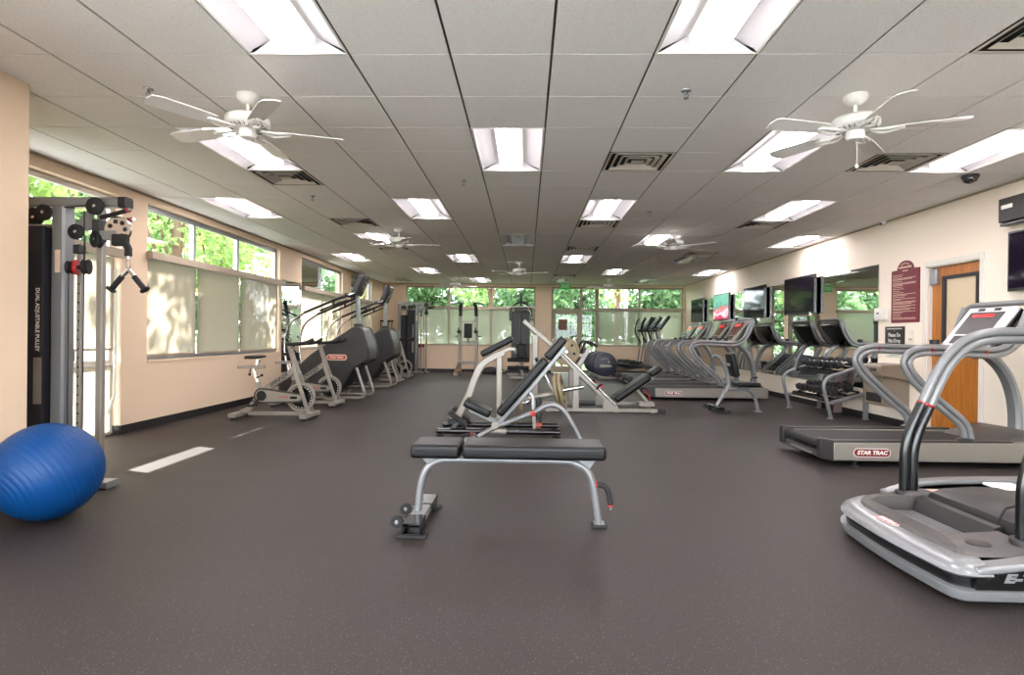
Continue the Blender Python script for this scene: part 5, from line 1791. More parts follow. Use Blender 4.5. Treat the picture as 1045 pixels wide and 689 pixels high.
# ------------------------------------------------------------------ dip station
dp = thing('dip_station', 'tall silver knee raise and dip station in front of the far left window', 'exercise machine', (-1.76, 17.5, 0))
for s in (-1, 1):
    x = s * 0.25
    G().bar([(x, 0, 0.02), (x, 0, 1.95)], 0.09, 0.10).build('upright', 'silver_warm', dp)
    G().bar([(x - s * 0.01, -0.02, 1.78), (x - s * 0.015, -0.08, 2.05), (x - s * 0.06, -0.14, 2.16)], 0.10, 0.10).build('upper_arm', 'dark_plastic', dp)
    G().tube(smooth([(x - s * 0.06, -0.14, 2.15), (x + s * 0.03, -0.22, 2.17), (x + s * 0.22, -0.26, 2.13)], 4), 0.022).build('pull_up_grip', 'rubber', dp)
    G().rbox((x, -0.22, 1.30), (0.11, 0.42, 0.07), 0.03).build('arm_pad', 'vinyl', dp)
    G().bar([(x, -0.03, 1.22), (x, -0.34, 1.23)], 0.05, 0.05).build('arm_bracket', 'silver_warm', dp)
    G().tube([(x, -0.38, 1.24), (x, -0.40, 1.42)], 0.018).build('hand_grip', 'rubber', dp)
    G().tube([(x, 0, 1.16), (x + s * 0.13, -0.05, 1.16)], 0.015).build('side_peg', 'rubber', dp)
    g = G()
    g.hexa([(x - 0.08 + s * 0.05, -0.55, 0), (x + 0.08 + s * 0.05, -0.55, 0), (x + 0.05, 0.05, 0), (x - 0.05, 0.05, 0), (x - 0.08 + s * 0.05, -0.55, 0.08), (x + 0.08 + s * 0.05, -0.55, 0.08), (x + 0.05, 0.05, 0.42), (x - 0.05, 0.05, 0.42)])
    g.build('foot', 'silver_warm', dp, bevel=0.01)
    G().rbox((x - s * 0.02, -0.5, 0.15), (0.14, 0.16, 0.06), 0.02).build('step_pad', 'oak' if s < 0 else 'rubber', dp)
for z in (1.62, 0.98, 0.36):
    G().bar([(-0.25, 0.0, z), (0.25, 0.0, z)], 0.07, 0.07, up=(0, 1, 0)).build('crossbar', 'silver_warm', dp)
G().rbox((0.0, -0.09, 1.33), (0.24, 0.08, 0.44), 0.03).build('back_pad', 'vinyl', dp)
G().bar([(0, -0.06, 1.12), (0, -0.04, 0.98)], 0.06, 0.05).build('pad_bracket', 'silver_warm', dp)

# ------------------------------------------------------------------ multi gym
mg = thing('multi_gym', 'black multi gym tower with white lat bar, behind the arched row machine', 'exercise machine', (-0.16, 16.9, 0))
G().box(-0.28, -0.04, -0.10, 0.14, 0.45, 1.90).build('stack_shroud', 'dark_plastic', mg, bevel=0.015)
G().box(0.04, 0.26, -0.10, 0.14, 0.45, 1.90).build('stack_shroud', 'dark_plastic', mg, bevel=0.015)
G().box(-0.20, 0.20, -0.14, 0.14, 1.90, 2.02).build('top_cover', 'grey_plastic', mg, bevel=0.02)
G().bar([(0.0, 0.05, 0.03), (0.0, 0.05, 2.46)], 0.07, 0.08).build('mast', 'dark_plastic', mg)
G().tube(smooth([(-0.33, -0.05, 1.72), (-0.30, -0.05, 1.95), (-0.16, -0.05, 2.12), (0.0, -0.05, 2.17), (0.16, -0.05, 2.12), (0.30, -0.05, 1.95), (0.33, -0.05, 1.72)], 4), 0.026).build('top_hoop', 'dark_plastic', mg)
for s in (-1, 1):
    G().rbox((s * 0.31, -0.05, 1.72), (0.07, 0.16, 0.18), 0.02).build('hoop_bracket', 'gloss_black', mg)
    G().tube(bend([(s * 0.16, -0.14, 0.86), (s * 0.16, -0.42, 0.84), (s * 0.16, -0.50, 0.98), (s * 0.16, -0.56, 0.76)], 0.06), 0.03).build('press_arm', 'gloss_black', mg)
G().tube(bend([(-0.42, -0.25, 1.98), (-0.36, -0.25, 2.03), (0.36, -0.25, 2.03), (0.42, -0.25, 1.98)], 0.03), 0.016).build('lat_bar', 'white_enamel', mg)
G().tube([(0.0, -0.25, 2.03), (0.0, -0.25, 2.30), (0.0, 0.03, 2.42)], 0.006, n=6).build('steel_cable', 'rubber', mg)
G().rbox((0, -0.13, 0.75), (0.42, 0.10, 0.16), 0.02).build('front_bracket', 'silver_warm', mg)
G().rbox((0.05, -0.55, 0.50), (0.40, 0.50, 0.09), 0.035).build('seat_pad', 'vinyl', mg)
G().rbox((0.05, -0.28, 0.75), (0.30, 0.09, 0.40), 0.03).build('back_pad', 'vinyl', mg)
G().bar([(0.05, -0.60, 0.46), (0.05, -0.60, 0.05)], 0.08, 0.08).build('seat_post', 'silver_warm', mg)
G().bar([(0.0, -0.95, 0.04), (0.0, 0.40, 0.04)], 0.10, 0.07, up=(0, 0, 1)).build('base_beam', 'silver_warm', mg)
G().bar([(-0.40, 0.36, 0.04), (0.40, 0.36, 0.04)], 0.10, 0.07, up=(0, 0, 1)).build('rear_base', 'silver_warm', mg)
G().bar([(-0.30, -0.92, 0.04), (0.30, -0.92, 0.04)], 0.10, 0.07, up=(0, 0, 1)).build('front_base', 'silver_warm', mg)
for z in (0.52, 0.30):
    G().cyl((-0.36, -0.88, z), (0.24, -0.88, z), 0.055).build('roller_pad', 'vinyl', mg)
G().bar([(0.0, -0.62, 0.45), (0.0, -0.86, 0.52), (0.0, -0.90, 0.24)], 0.05, 0.05).build('leg_lever', 'silver_warm', mg)
G().tube([(-0.55, -0.85, 0.16), (-0.05, -0.70, 0.36)], 0.03).build('foot_bar', 'silver_warm', mg)
G().cyl((-0.60, -0.865, 0.14), (-0.53, -0.845, 0.165), 0.05).build('bar_end', 'rubber', mg)

# balance trainer dome on the floor
bd = thing('balance_dome', 'blue black balance dome on the floor beneath the far left window', 'balance trainer', (-1.12, 18.1, 0))
G().lathe([(0.0, 0.0), (0.27, 0.0), (0.295, 0.015), (0.295, 0.05), (0.28, 0.06)], n=32).build('base_ring', 'gloss_black', bd)
G().lathe([(0.28, 0.055)] + [(0.275 * math.cos(a), 0.06 + 0.15 * math.sin(a)) for a in [PI / 2 * i / 10 for i in range(11)]], n=32, cap=False).build('dome', 'navy', bd)

# ------------------------------------------------------------------ ellipticals
def make_elliptical():
    t = thing('elliptical_trainer', '', 'elliptical')
    for s in (-1, 1):
        y = s * 0.10
        G().lathe([(0.0, -0.045), (0.27, -0.045), (0.335, -0.025), (0.345, 0.0), (0.335, 0.025), (0.27, 0.045), (0.0, 0.045)], (0, y, 0.40), (0, 1, 0), 40, cap=False).build('drum_cover', 'drum_navy', t)
        pill(G(), lambda a, b, d: Vector((a + 0.02, y + s * (0.046 + d), 0.36 + b)), 0.34, 0.075, 0, 0.006).build('drum_badge', 'silver_warm', t)
        g = G()
        for i in range(5):
            a = 1.0 + i * 0.28
            q = Vector((0.17 * math.cos(a), y + s * 0.0455, 0.40 + 0.17 * math.sin(a)))
            g.cyl(q, q + Vector((0, s * 0.003, 0)), 0.018, 10)
        g.build('drum_rivets', 'silver_warm', t)
        # pedal arm, pedal, swing arm, handle
        z0 = 0.42 if s < 0 else 0.30
        G().bar([(0.12, s * 0.22, z0 + 0.06), (0.70, s * 0.22, z0 - 0.02), (1.35, s * 0.22, 0.34)], 0.06, 0.05, up=(0, 1, 0)).build('pedal_arm', 'dark_plastic', t)
        G().rbox((0.85, s * 0.22, z0 + 0.05), (0.38, 0.16, 0.06), 0.02).build('pedal', 'rubber', t)
        G().cyl((0.10, s * 0.14, z0 + 0.06), (0.10, s * 0.25, z0 + 0.06), 0.035).build('crank_pin', 'silver_warm', t)
        hx = 0.12 if s < 0 else -0.10
        G().bar([(1.36, s * 0.24, 0.34), (1.46, s * 0.25, 1.02)], 0.05, 0.04, up=(0, 1, 0)).build('swing_arm', 'silver_warm', t)
        G().tube(smooth([(1.46, s * 0.25, 1.02), (1.40 + hx * 0.3, s * 0.27, 1.18), (1.34 + hx * 0.5, s * 0.27, 1.38), (1.37 + hx * 0.6, s * 0.24, 1.60), (1.46 + hx * 0.6, s * 0.20, 1.78)], 4), 0.021).build('arm_handle', 'rubber', t)
        G().bar([(-0.20, s * 0.26, 0.035), (1.80, s * 0.26, 0.035)], 0.06, 0.05, up=(0, 1, 0)).build('base_rail', 'silver_warm', t)
    G().bar([(-0.10, -0.36, 0.04), (-0.10, 0.36, 0.04)], 0.12, 0.06, up=(0, 0, 1)).build('rear_foot', 'silver_warm', t)
    G().bar([(0.42, -0.30, 0.05), (0.42, 0.30, 0.05)], 0.22, 0.08, up=(0, 0, 1)).build('middle_foot', 'dark_plastic', t)
    G().bar([(1.75, -0.36, 0.04), (1.75, 0.36, 0.04)], 0.12, 0.06, up=(0, 0, 1)).build('front_foot', 'silver_warm', t)
    G().bar([(0.0, 0, 0.07), (0.0, 0, 0.40)], 0.16, 0.05).build('drum_stand', 'dark_plastic', t)
    G().bar([(1.74, 0, 0.06), (1.62, 0, 0.70), (1.55, 0, 1.30), (1.60, 0, 1.46)], 0.08, 0.10, up=(0, 1, 0)).build('mast', 'silver_warm', t)
    G().rbox((1.66, 0, 0.45), (0.22, 0.20, 0.55), 0.05).build('mast_cover', 'silver_warm', t)
    a, b = Vector((1.52, 0, 1.42)), Vector((1.80, 0, 1.80))
    d = (b - a).normalized()
    n = Vector((-d.z, 0, d.x))
    mx = Matrix((d, Vector((0, 1, 0)), n)).transposed()
    G().rbox((a + b) / 2, ((b - a).length, 0.50, 0.10), 0.04, mx).build('console', 'gloss_black', t)
    G().rbox((a + b) / 2 + n * 0.048, ((b - a).length * 0.84, 0.42, 0.012), 0.005, mx).build('display', 'console_blue', t)
    G().tube(smooth([(1.50, -0.26, 1.36), (1.36, -0.22, 1.40), (1.34, 0, 1.40), (1.36, 0.22, 1.40), (1.50, 0.26, 1.36)], 4), 0.02).build('fixed_handle', 'rubber', t)
    return t
el = make_elliptical()
for i, (x, y) in enumerate(((2.24, 16.62), (2.20, 17.42), (2.16, 18.15))):
    lb = ['nearest elliptical trainer with round navy drum, behind the treadmill row', 'middle elliptical trainer of three by the far right window', 'elliptical trainer closest to the far right window'][i]
    if i == 0:
        el.location = (x, y, 0)
        el['label'] = lb
        el['group'] = 'elliptical trainers'
    else:
        dup(el, (x, y, 0), 0, lb, 'elliptical trainers')

# ------------------------------------------------------------------ dumbbell rack
rk = thing('dumbbell_rack', 'silver two tier dumbbell rack against the mirror', 'rack', (4.75, 9.35, 0))
ro = (4.75, 9.35, 0)
for y in (8.68, 10.03):
    legp = smooth([(4.525, y, 0.015), (4.48, y, 0.20), (4.43, y, 0.39), (4.42, y, 0.52), (4.50, y, 0.625), (4.70, y, 0.695), (4.95, y, 0.79)], 4)
    G(ro).sweep(legp, [(0.026 * math.cos(a), 0.034 * math.sin(a)) for a in [2 * PI * i / 12 for i in range(12)]]).build('front_leg', 'silver', rk)
    G(ro).bar([(5.03, y, 0.015), (5.03, y, 0.80)], 0.055, 0.06).build('rear_post', 'silver', rk)
    G(ro).bar([(4.48, y, 0.23), (5.03, y, 0.39)], 0.045, 0.05, up=(0, 1, 0)).build('tier_support', 'silver', rk)
    for x in (4.52, 5.02):
        G(ro).box(x - 0.035, x + 0.045, y - 0.05, y + 0.05, 0, 0.016).build('foot_plate', 'silver', rk, bevel=0.003)
sl = Vector((0.55, 0, 0.16)).normalized()
sn = Vector((-sl.z, 0, sl.x))
TIERS = []
for nm, o, z in (('upper', Vector((4.62, 0, 0.695)), 0), ('lower', Vector((4.56, 0, 0.285)), 0)):
    g = G(ro)
    for k, (u0, u1) in enumerate(((0.0, 0.05), (0.19, 0.24), (0.38, 0.42))):
        a, b = o + sl * u0, o + sl * u1
        g.hexa([(a.x, 8.72, a.z), (b.x, 8.72, b.z), (b.x, 10.0, b.z), (a.x, 10.0, a.z), (a.x + sn.x * 0.012, 8.72, a.z + sn.z * 0.012), (b.x + sn.x * 0.012, 8.72, b.z + sn.z * 0.012), (b.x + sn.x * 0.012, 10.0, b.z + sn.z * 0.012), (a.x + sn.x * 0.012, 10.0, a.z + sn.z * 0.012)])
    for y in (8.73, 9.35, 9.98):
        a, b = o + sl * 0.0, o + sl * 0.42
        g.bar([(a.x, y, a.z - 0.01), (b.x, y, b.z - 0.01)], 0.02, 0.02)
    a = o - sn * 0.0
    g.box(a.x - 0.006, a.x + 0.002, 8.72, 10.0, a.z - 0.05, a.z + 0.004)
    g.build('tier_shelf', 'gloss_black', rk)
    TIERS.append((nm, o))
def make_dumbbell():
    t = thing('dumbbell', '', 'dumbbell')
    for s in (-1, 1):
        G().lathe([(0.02, s * 0.05), (0.050, s * 0.052), (0.058, s * 0.062), (0.058, s * 0.115), (0.050, s * 0.128), (0.0, s * 0.130)], (0, 0, 0), (1, 0, 0), 8).build('head', 'rubber', t)
    G().lathe([(0.013, -0.055), (0.017, -0.03), (0.018, 0.0), (0.017, 0.03), (0.013, 0.055)], (0, 0, 0), (1, 0, 0), 12).build('grip', 'bright_steel', t)
    return t
db = make_dumbbell()
first = True
ang = math.atan2(sl.z, sl.x)
for nm, o in TIERS:
    n = 9
    for i in range(n):
        k = 0.95 + 0.22 * (1 - i / (n - 1)) if nm == 'lower' else 0.84 + 0.18 * (1 - i / (n - 1))
        y = 8.81 + i * (1.13 / (n - 1))
        p = o + sl * 0.20 + sn * (0.016 + 0.060 * k)
        lb = 'black rubber dumbbell on the %s rack tier, %s from the near end' % (nm, ORD[i])
        x = db if first else db.copy()
        loc = (p.x, y, p.z)
        if first:
            r = db
            r.location = loc
            r['label'] = lb
            r['group'] = 'dumbbells on the rack'
            r.scale = (k * 1.1, k, k)
            r.rotation_euler = (0, -ang, 0)
            first = False
        else:
            bpy.data.objects.remove(x)
            r = dup(db, loc, 0, lb, 'dumbbells on the rack', (k * 1.1, k, k))
            r.rotation_euler = (0, -ang, 0)
G(ro).prism([(4.92, 0.02), (5.04, 0.02), (5.04, 0.70), (4.96, 0.66), (4.93, 0.52), (5.0, 0.40), (4.92, 0.22)], 9.33, 9.37).build('middle_support', 'pink_cloth', rk, bevel=0.004)

# ------------------------------------------------------------------ exercise ball
bl_ = thing('exercise_ball', 'large ribbed blue exercise ball on the floor at the left edge', 'exercise ball', (-3.0, 3.56, 0))
R = 0.30
prof = []
N = 132
ax = Vector((-0.30, -0.86, -0.38)).normalized()
for i in range(N + 1):
    a = PI * i / N
    lat = math.degrees(a)
    r = R
    if 16 < lat < 164 and (i % 5 == 0):
        r = R - 0.004
    prof.append((max(0.0, r * math.sin(a)), r * math.cos(a)))
G().lathe(prof, (0, 0, R), ax, 64, cap=False).build('ball_skin', 'ball_blue', bl_, sharp=60)
G().lathe([(0.0, 0.0), (0.014, 0.0), (0.012, 0.004), (0.0, 0.005)], Vector((0, 0, R)) + ax * (R - 0.001), ax, 14, cap=False).build('valve_plug', 'ball_blue', bl_)
q = Vector((-0.36, -0.12, 0.93)).normalized()
mx = frame(Vector((0, 0, R)) + q * (R + 0.0006), (1, -0.2, 0.1), Vector((0, 0, 1)) - q * q.z)
cb = bpy.data.objects

# ------------------------------------------------------------------ drinking fountain
fo = (4.90, 8.05, 0)
ft = thing('drinking_fountain', 'beige metal drinking fountain on the right wall beside the dumbbell rack', 'drinking fountain', fo)
g = G(fo)
g.prism([(4.66, 0.76), (4.68, 0.70), (5.095, 0.64), (5.095, 0.86), (4.68, 0.845), (4.66, 0.83)], 7.72, 8.34)
g.build('basin', 'fountain_tan', ft, bevel=0.012)
G(fo).box(4.72, 5.05, 7.78, 8.28, 0.8555, 0.862).build('basin_tray', 'silver_warm', ft, bevel=0.004) if False else None
G(fo).prism([(4.76, 0.30), (5.095, 0.26), (5.095, 0.66), (4.76, 0.69)], 7.80, 8.26).build('cooler_cabinet', 'fountain_tan', ft, bevel=0.008)
for y in (7.88, 8.18):
    G(fo).rbox((4.665, y, 0.785), (0.02, 0.14, 0.045), 0.006).build('push_bar', 'dark_plastic', ft)
G(fo).box(4.84, 5.0, 7.7985, 7.8005, 0.36, 0.56).build('louvre_panel', 'dark_plastic', ft) if False else None
G(fo).lathe([(0.028, 0), (0.03, 0.02), (0.016, 0.03), (0.014, 0.07), (0.022, 0.08), (0.0, 0.09)], (4.80, 8.20, 0.848), n=12).build('bubbler', 'bright_steel', ft)
G(fo).box(4.755, 4.7595, 7.86, 8.20, 0.34, 0.46).build('vent_panel', 'vent_dark', ft)

# ------------------------------------------------------------------ mirrors and televisions
ME = [8.49, 10.13, 12.10, 14.10, 16.05, 17.75]
for i in range(5):
    o = G().box(5.088, 5.099, ME[i] + 0.004, ME[i + 1] - 0.004, 0.45, 2.275).build('wall_mirror', 'mirror')
    at_base(o, (5.095, (ME[i] + ME[i + 1]) / 2, 0.45))
    tag(o, 'frameless wall mirror on the right wall, %s panel from the front' % ORD[i], 'mirror', 'mirror panels on the right wall')
o = G().box(-4.669, -4.658, 10.89, 11.80, 0.44, 2.22).build('wall_mirror', 'mirror')
at_base(o, (-4.66, 11.35, 0.44))
tag(o, 'narrow wall mirror between the two left windows', 'mirror')

def make_tv(w, h, scr):
    """screen faces -x, centre at origin"""
    t = thing('television', '', 'television')
    G().box(-0.03, 0.02, -w / 2, w / 2, -h / 2, h / 2).build('bezel', 'gloss_black', t, bevel=0.004)
    G().box(-0.0315, -0.0301, -w / 2 + 0.02, w / 2 - 0.02, -h / 2 + 0.03, h / 2 - 0.02).build('screen', scr, t)
    G().box(0.02, 0.045, -w * 0.3, w * 0.3, -h * 0.3, h * 0.3).build('wall_mount', 'rubber', t)
    return t
tvA = make_tv(1.17, 0.69, 'tv_screen')
tvB = make_tv(1.17, 0.69, 'tv_picture')
for i, (y, src, lb) in enumerate(((10.79, tvA, 'nearest wall television of the row above the treadmills, dark reflective screen'), (12.90, None, 'second wall television above the treadmills, reflecting green trees'), (15.05, tvB, 'wall television showing a pink and red picture'), (17.15, None, 'farthest wall television above the treadmill row'))):
    loc = (5.035, y, 1.985)
    if src:
        src.location = loc
        src['label'] = lb
        src['group'] = 'wall televisions'
    else:
        dup(tvA, loc, 0, lb, 'wall televisions')
G().rbox((-0.02, -0.45, -0.335), (0.02, 0.07, 0.09), 0.004).build('sensor_tag', 'plate_white', tvA)
tvC = make_tv(1.10, 0.62, 'tv_screen')
tvC.location = (5.05, 5.62, 2.01)
tvC['label'] = 'wall television cut off by the right edge, near the wooden door'
tvC['group'] = 'wall televisions'
cbx = thing('speaker_box', 'black box with pale label on the wall above the right edge television', 'speaker', (5.03, 5.95, 2.54))
G().rbox((0, 0, 0.01), (0.13, 0.56, 0.25), 0.01).build('cabinet', 'dark_plastic', cbx)
G().box(-0.068, -0.0655, 0.10, 0.24, 0.02, 0.06).build('maker_label', 'lettering_white', cbx)
G().rbox((-0.01, 0.12, -0.14), (0.09, 0.30, 0.03), 0.006).build('bracket', 'gloss_black', cbx)

# ------------------------------------------------------------------ signs and wall plates
sg = thing('rules_sign', 'tall maroon rules sign with arched top left of the wooden door', 'sign', (5.09, 7.91, 1.42))
w2, zt_ = 0.285, 0.715
pts = [(-w2, 0.012), (-w2 + 0.012, 0), (w2 - 0.012, 0), (w2, 0.012), (w2, zt_), (0.165, zt_ + 0.005)]
pts += [(0.165 * math.cos(a), zt_ + 0.005 + 0.115 * math.sin(a)) for a in [PI * i / 16 for i in range(1, 16)]]
pts += [(-0.165, zt_ + 0.005), (-w2, zt_)]
G().prism(pts, -0.004, 0.008, 'x').build('board', 'sign_maroon', sg)
g = G()
rnd = random.Random(4)
z = 0.645
while z > 0.03:
    u = 0.25
    n = rnd.choice([1, 2, 3])
    for k in range(n):
        L = 0.47 if k < n - 1 else rnd.uniform(0.12, 0.42)
        a = u
        while a > u - L:
            wd = rnd.uniform(0.012, 0.045)
            g.box(-0.0055, -0.0042, max(a - wd, u - L), a, z, z + 0.007)
            a -= wd + 0.006
        z -= 0.0145
        if z < 0.03:
            break
    z -= 0.010
for (a0, a1, zz, hh) in ((-0.13, 0.13, 0.735, 0.022), (-0.06, 0.06, 0.69, 0.014)):
    a = a0
    while a < a1:
        g.box(-0.0055, -0.0042, a, min(a + 0.018, a1), zz, zz + hh)
        a += 0.024
for i in range(5):
    a = PI * (0.26 + 0.12 * i)
    g.box(-0.0055, -0.0042, 0.105 * math.cos(a) - 0.009, 0.105 * math.cos(a) + 0.009, zt_ + 0.075 * math.sin(a), zt_ + 0.075 * math.sin(a) + 0.02)
g.build('text_lines', 'label_cream', sg)

ds = thing('notice_sign', 'small black sign with white lettering below the maroon rules sign', 'sign', (5.09, 8.12, 1.06))
G().rbox((0.002, 0, 0.155), (0.012, 0.42, 0.31), 0.005).build('board', 'sign_black', ds)
def rt(s, size, y, z, width, par, nm):
    text(s, size, frame((-0.0048, y, z), (0, -1, 0), (0, 0, 1)), nm, 'lettering_white', par, width=width, bold=0.0008)
rt('Please Do', 0.075, 0.0, 0.192, 0.26, ds, 'lettering')
rt('Not Drop', 0.075, 0.0, 0.112, 0.26, ds, 'lettering')
g = G()
a = -0.16
while a < 0.15:
    g.box(-0.0052, -0.0042, a, a + 0.016, 0.272, 0.286)
    a += 0.022
g.box(-0.0052, -0.0042, -0.006, 0.006, 0.246, 0.252)
g.build('small_print', 'lettering_white', ds)
th = thing('thermostat', 'white thermostat in a clear box at the edge of the mirror', 'thermostat', (5.085, 8.41, 1.46))
G().rbox((-0.01, 0, 0.09), (0.045, 0.26, 0.18), 0.01).build('cover_box', 'plate_white', th)
G().rbox((-0.037, 0.02, 0.095), (0.012, 0.11, 0.085), 0.004).build('dial_unit', 'white_enamel', th)
G().box(-0.0445, -0.043, 0.0, 0.05, 0.09, 0.115).build('display', 'grey_plastic', th)
for z, nm, lb in ((1.245, 'blank_plate', 'white blank wall plate above the light switch, beside the black sign'), (1.155, 'light_switch', 'white light switch beside the black sign, left of the wooden door')):
    s = thing(nm, lb, 'wall plate', (5.095, 7.79, z))
    G().rbox((-0.002, 0, 0.04), (0.010, 0.09, 0.078), 0.004).build('plate', 'plate_white', s)
    if nm == 'light_switch':
        for yy in (-0.018, 0.018):
            G().box(-0.014, -0.0065, yy - 0.005, yy + 0.005, 0.03, 0.05).build('toggle', 'grey_plastic', s)
    else:
        for zz in (0.015, 0.065):
            G().cyl((-0.0085, 0, zz), (-0.007, 0, zz), 0.004, 8).build('screw', 'silver', s)
fp_ = thing('wall_plate', 'small white wall plate on the far pillar left of the glass exit door', 'wall plate', (0.55, 18.695, 1.36))
G().rbox((0, 0, 0.06), (0.08, 0.01, 0.12), 0.004).build('plate', 'plate_white', fp_)
G().box(-0.01, 0.01, -0.009, -0.004, 0.045, 0.075).build('toggle', 'grey_plastic', fp_)
pp = thing('paper_notice', 'white paper notice on the wall above the drinking fountain', 'paper', (5.098, 8.13, 0.93))
G().box(-0.001, 0.001, -0.22, 0.22, 0.0, 0.11).build('sheet', 'plate_white', pp)
g = G()
for i in range(4):
    g.box(-0.0016, -0.0011, -0.19, 0.17 - 0.05 * (i % 2), 0.02 + i * 0.022, 0.026 + i * 0.022)
g.build('print_lines', 'grey_plastic', pp)
ex = thing('exit_sign', 'green exit sign hanging from the ceiling before the far glass door', 'exit sign', (1.17, 17.6, 2.868))
G().box(-0.16, 0.16, -0.02, 0.02, -0.26, -0.06).build('housing', 'exit_green', ex, bevel=0.004)
G().box(-0.05, 0.05, -0.03, 0.03, -0.06, -0.001).build('canopy', 'plate_white', ex)
text('EXIT', 0.15, frame((0, -0.0212, -0.16), (1, 0, 0), (0, 0, 1)), 'lettering', 'lettering_white', ex, width=0.24, bold=0.002)
dsn = thing('door_sign', 'small brown sign stuck on the far glass door', 'sign', (1.18, 18.775, 1.40))
G().box(-0.14, 0.14, 0, 0.005, 0, 0.34).build('board', 'brown_sign', dsn)

# ------------------------------------------------------------------ ceiling fans
def make_fan():
    t = thing('ceiling_fan', '', 'ceiling fan')
    G().lathe([(0.078, 0.0), (0.082, -0.012), (0.075, -0.03), (0.05, -0.055), (0.03, -0.066), (0.0, -0.066)], n=24).build('canopy', 'white_enamel', t)
    G().cyl((0, 0, -0.15), (0, 0, -0.06), 0.012).build('downrod', 'white_enamel', t)
    G().lathe([(0.0, -0.140), (0.07, -0.142), (0.135, -0.155), (0.150, -0.172), (0.152, -0.212), (0.142, -0.226), (0.09, -0.245), (0.0, -0.25)], n=36).build('motor_housing', 'white_enamel', t)
    g = G()
    for i in range(24):
        a = 2 * PI * i / 24
        u = Vector((math.cos(a), math.sin(a), 0))
        g.bar([u * 0.10 + Vector((0, 0, -0.2435)), u * 0.132 + Vector((0, 0, -0.232))], 0.006, 0.004)
    g.build('housing_slots', 'grey_plastic', t)
    G().lathe([(0.0, -0.24), (0.058, -0.245), (0.06, -0.285), (0.05, -0.305), (0.0, -0.312)], n=24).build('switch_housing', 'white_enamel', t)
    for i in range(5):
        a = 2 * PI * i / 5 + 0.35
        m = Matrix.Rotation(a, 4, 'Z')
        ti = math.radians(11)
        def tr(x, y, z):
            return m @ Vector((x, y * math.cos(ti) - 0 * math.sin(ti), z + y * math.sin(ti)))
        out = [(0.24, -0.055), (0.30, -0.062), (0.60, -0.070), (0.645, -0.055), (0.66, 0.0), (0.645, 0.055), (0.60, 0.070), (0.30, 0.062), (0.24, 0.055)]
        g = G()
        A = [g.V(tr(x, y, -0.242)) for x, y in out]
        B = [g.V(tr(x, y, -0.248)) for x, y in out]
        g.F(A)
        g.F(list(reversed(B)))
        for k in range(len(out)):
            g.F([A[k], A[(k + 1) % len(out)], B[(k + 1) % len(out)], B[k]])
        bl2 = g.build('blade', 'white_enamel', t)
        g = G()
        for s in (-1, 1):
            g.tube([m @ Vector(p) for p in smooth([(0.09, s * 0.01, -0.246), (0.16, s * 0.045, -0.262), (0.24, s * 0.035, -0.256), (0.28, s * 0.012, -0.252)], 3)], 0.009, n=6)
        g.tube([m @ Vector(p) for p in ((0.09, 0, -0.246), (0.29, 0, -0.254))], 0.008, n=6)
        g.build('blade_iron', 'white_enamel', bl2)
    return t
fan = make_fan()
fl_ = ['nearest left ceiling fan, beneath the front left lights', 'nearest right ceiling fan, with a hanging pull chain', 'middle left ceiling fan, above the stair climbers', 'middle right ceiling fan, above the treadmill row', 'small far ceiling fan near the middle of the ceiling', 'tiny farthest ceiling fan in front of the far left window', 'tiny farthest ceiling fan in front of the far right window']
for i, (x, y) in enumerate(((-1.99, 4.05), (2.26, 4.06), (-2.04, 9.14), (2.31, 9.16), (-0.18, 13.15), (-2.09, 16.75), (2.37, 16.85))):
    if i == 0:
        fan.location = (x, y, H)
        fan['label'] = fl_[0]
        fan['group'] = 'white ceiling fans'
    else:
        f2 = dup(fan, (x, y, H), i * 0.5, fl_[i], 'white ceiling fans')
        if i == 1:
            g = G()
            g.tube([(0.02, 0, -0.31), (0.02, 0, -0.47)], 0.0025, n=6)
            g.lathe([(0.0, -0.5), (0.010, -0.495), (0.012, -0.485), (0.006, -0.47)], (0.02, 0, 0), n=10)
            g.build('pull_chain', 'white_enamel', f2)

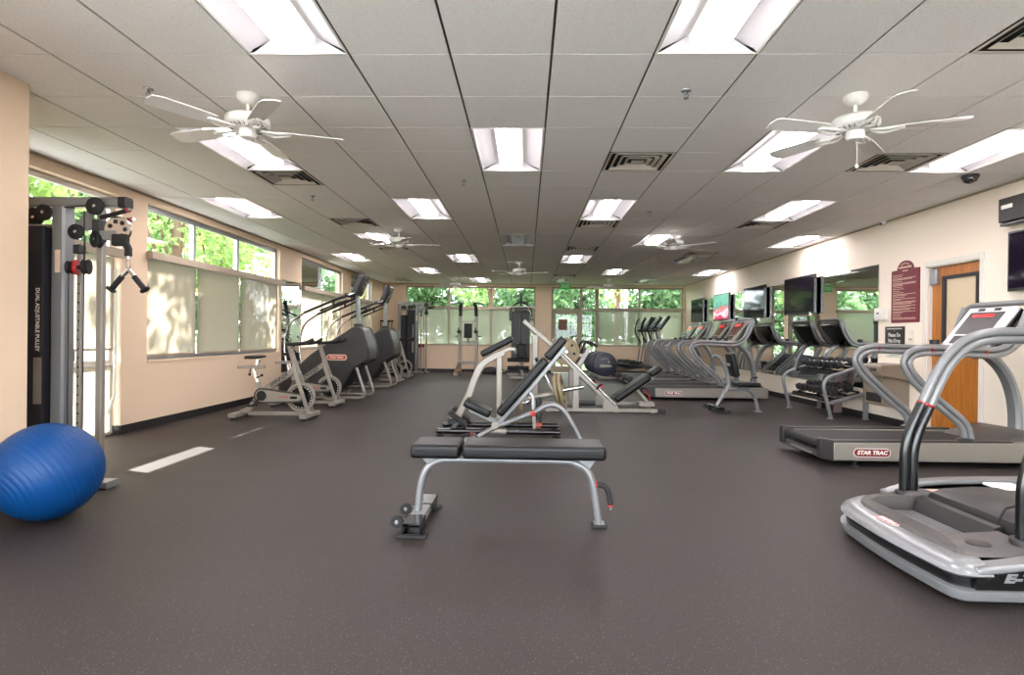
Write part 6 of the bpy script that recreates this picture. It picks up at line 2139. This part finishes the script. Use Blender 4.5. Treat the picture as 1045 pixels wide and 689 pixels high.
# sprinklers and cameras on the ceiling
def make_sprinkler():
    t = thing('ceiling_sprinkler', '', 'sprinkler')
    G().lathe([(0.035, 0.0), (0.033, -0.006), (0.014, -0.010), (0.0, -0.010)], n=16).build('escutcheon', 'aluminium', t)
    g = G().cyl((0, 0, -0.028), (0, 0, -0.008), 0.009)
    for s in (-1, 1):
        g.tube(smooth([(s * 0.009, 0, -0.022), (s * 0.017, 0, -0.036), (0, 0, -0.052)], 3), 0.003, n=6)
    g.build('frame_arms', 'aluminium', t)
    G().lathe([(0.0, -0.052), (0.018, -0.054), (0.020, -0.056), (0.0, -0.058)], n=14).build('deflector', 'aluminium', t)
    return t
sp = make_sprinkler()
sl_ = ['ceiling sprinkler left of the nearest left fan', 'ceiling sprinkler left of the nearest right fan, upper right centre', 'ceiling sprinkler above the left stair climbers, beside the left vents', 'ceiling sprinkler behind the front centre light', 'ceiling sprinkler just before the centre right light of the third row', 'ceiling sprinkler right of the centre right light of the third row']
for i, (x, y) in enumerate(((-2.64, 3.95), (1.07, 3.97), (-2.63, 7.0), (-0.70, 6.27), (1.06, 6.98), (1.63, 7.79))):
    if i == 0:
        sp.location = (x, y, H)
        sp['label'] = sl_[0]
        sp['group'] = 'ceiling sprinklers'
    else:
        dup(sp, (x, y, H), 0, sl_[i], 'ceiling sprinklers')
cm_ = thing('security_camera', 'dark dome security camera on the ceiling above the wooden door', 'security camera', (4.5, 6.0, H))
G().lathe([(0.075, 0.0), (0.078, -0.02), (0.068, -0.035)], n=24).build('dome_base', 'dark_plastic', cm_)
G().lathe([(0.066 * math.cos(a), -0.032 - 0.055 * math.sin(a)) for a in [PI / 2 * i / 8 for i in range(9)]], n=24, cap=False).build('dome', 'dome_smoke', cm_)
G().cyl((0.0, -0.045, -0.055), (0.0, -0.069, -0.062), 0.022).build('lens', 'gloss_black', cm_)
sm = thing('motion_sensor', 'small white sensor where the right wall meets the ceiling', 'sensor', (5.05, 8.35, H))
G().lathe([(0.045, 0.0), (0.045, -0.02), (0.03, -0.05), (0.0, -0.06)], n=16).build('body', 'plate_white', sm)
G().lathe([(0.02, 0), (0.012, 0.012), (0.0, 0.014)], (-0.034, -0.01, -0.035), (-1, -0.3, -0.4), 12).build('lens', 'grey_plastic', sm)
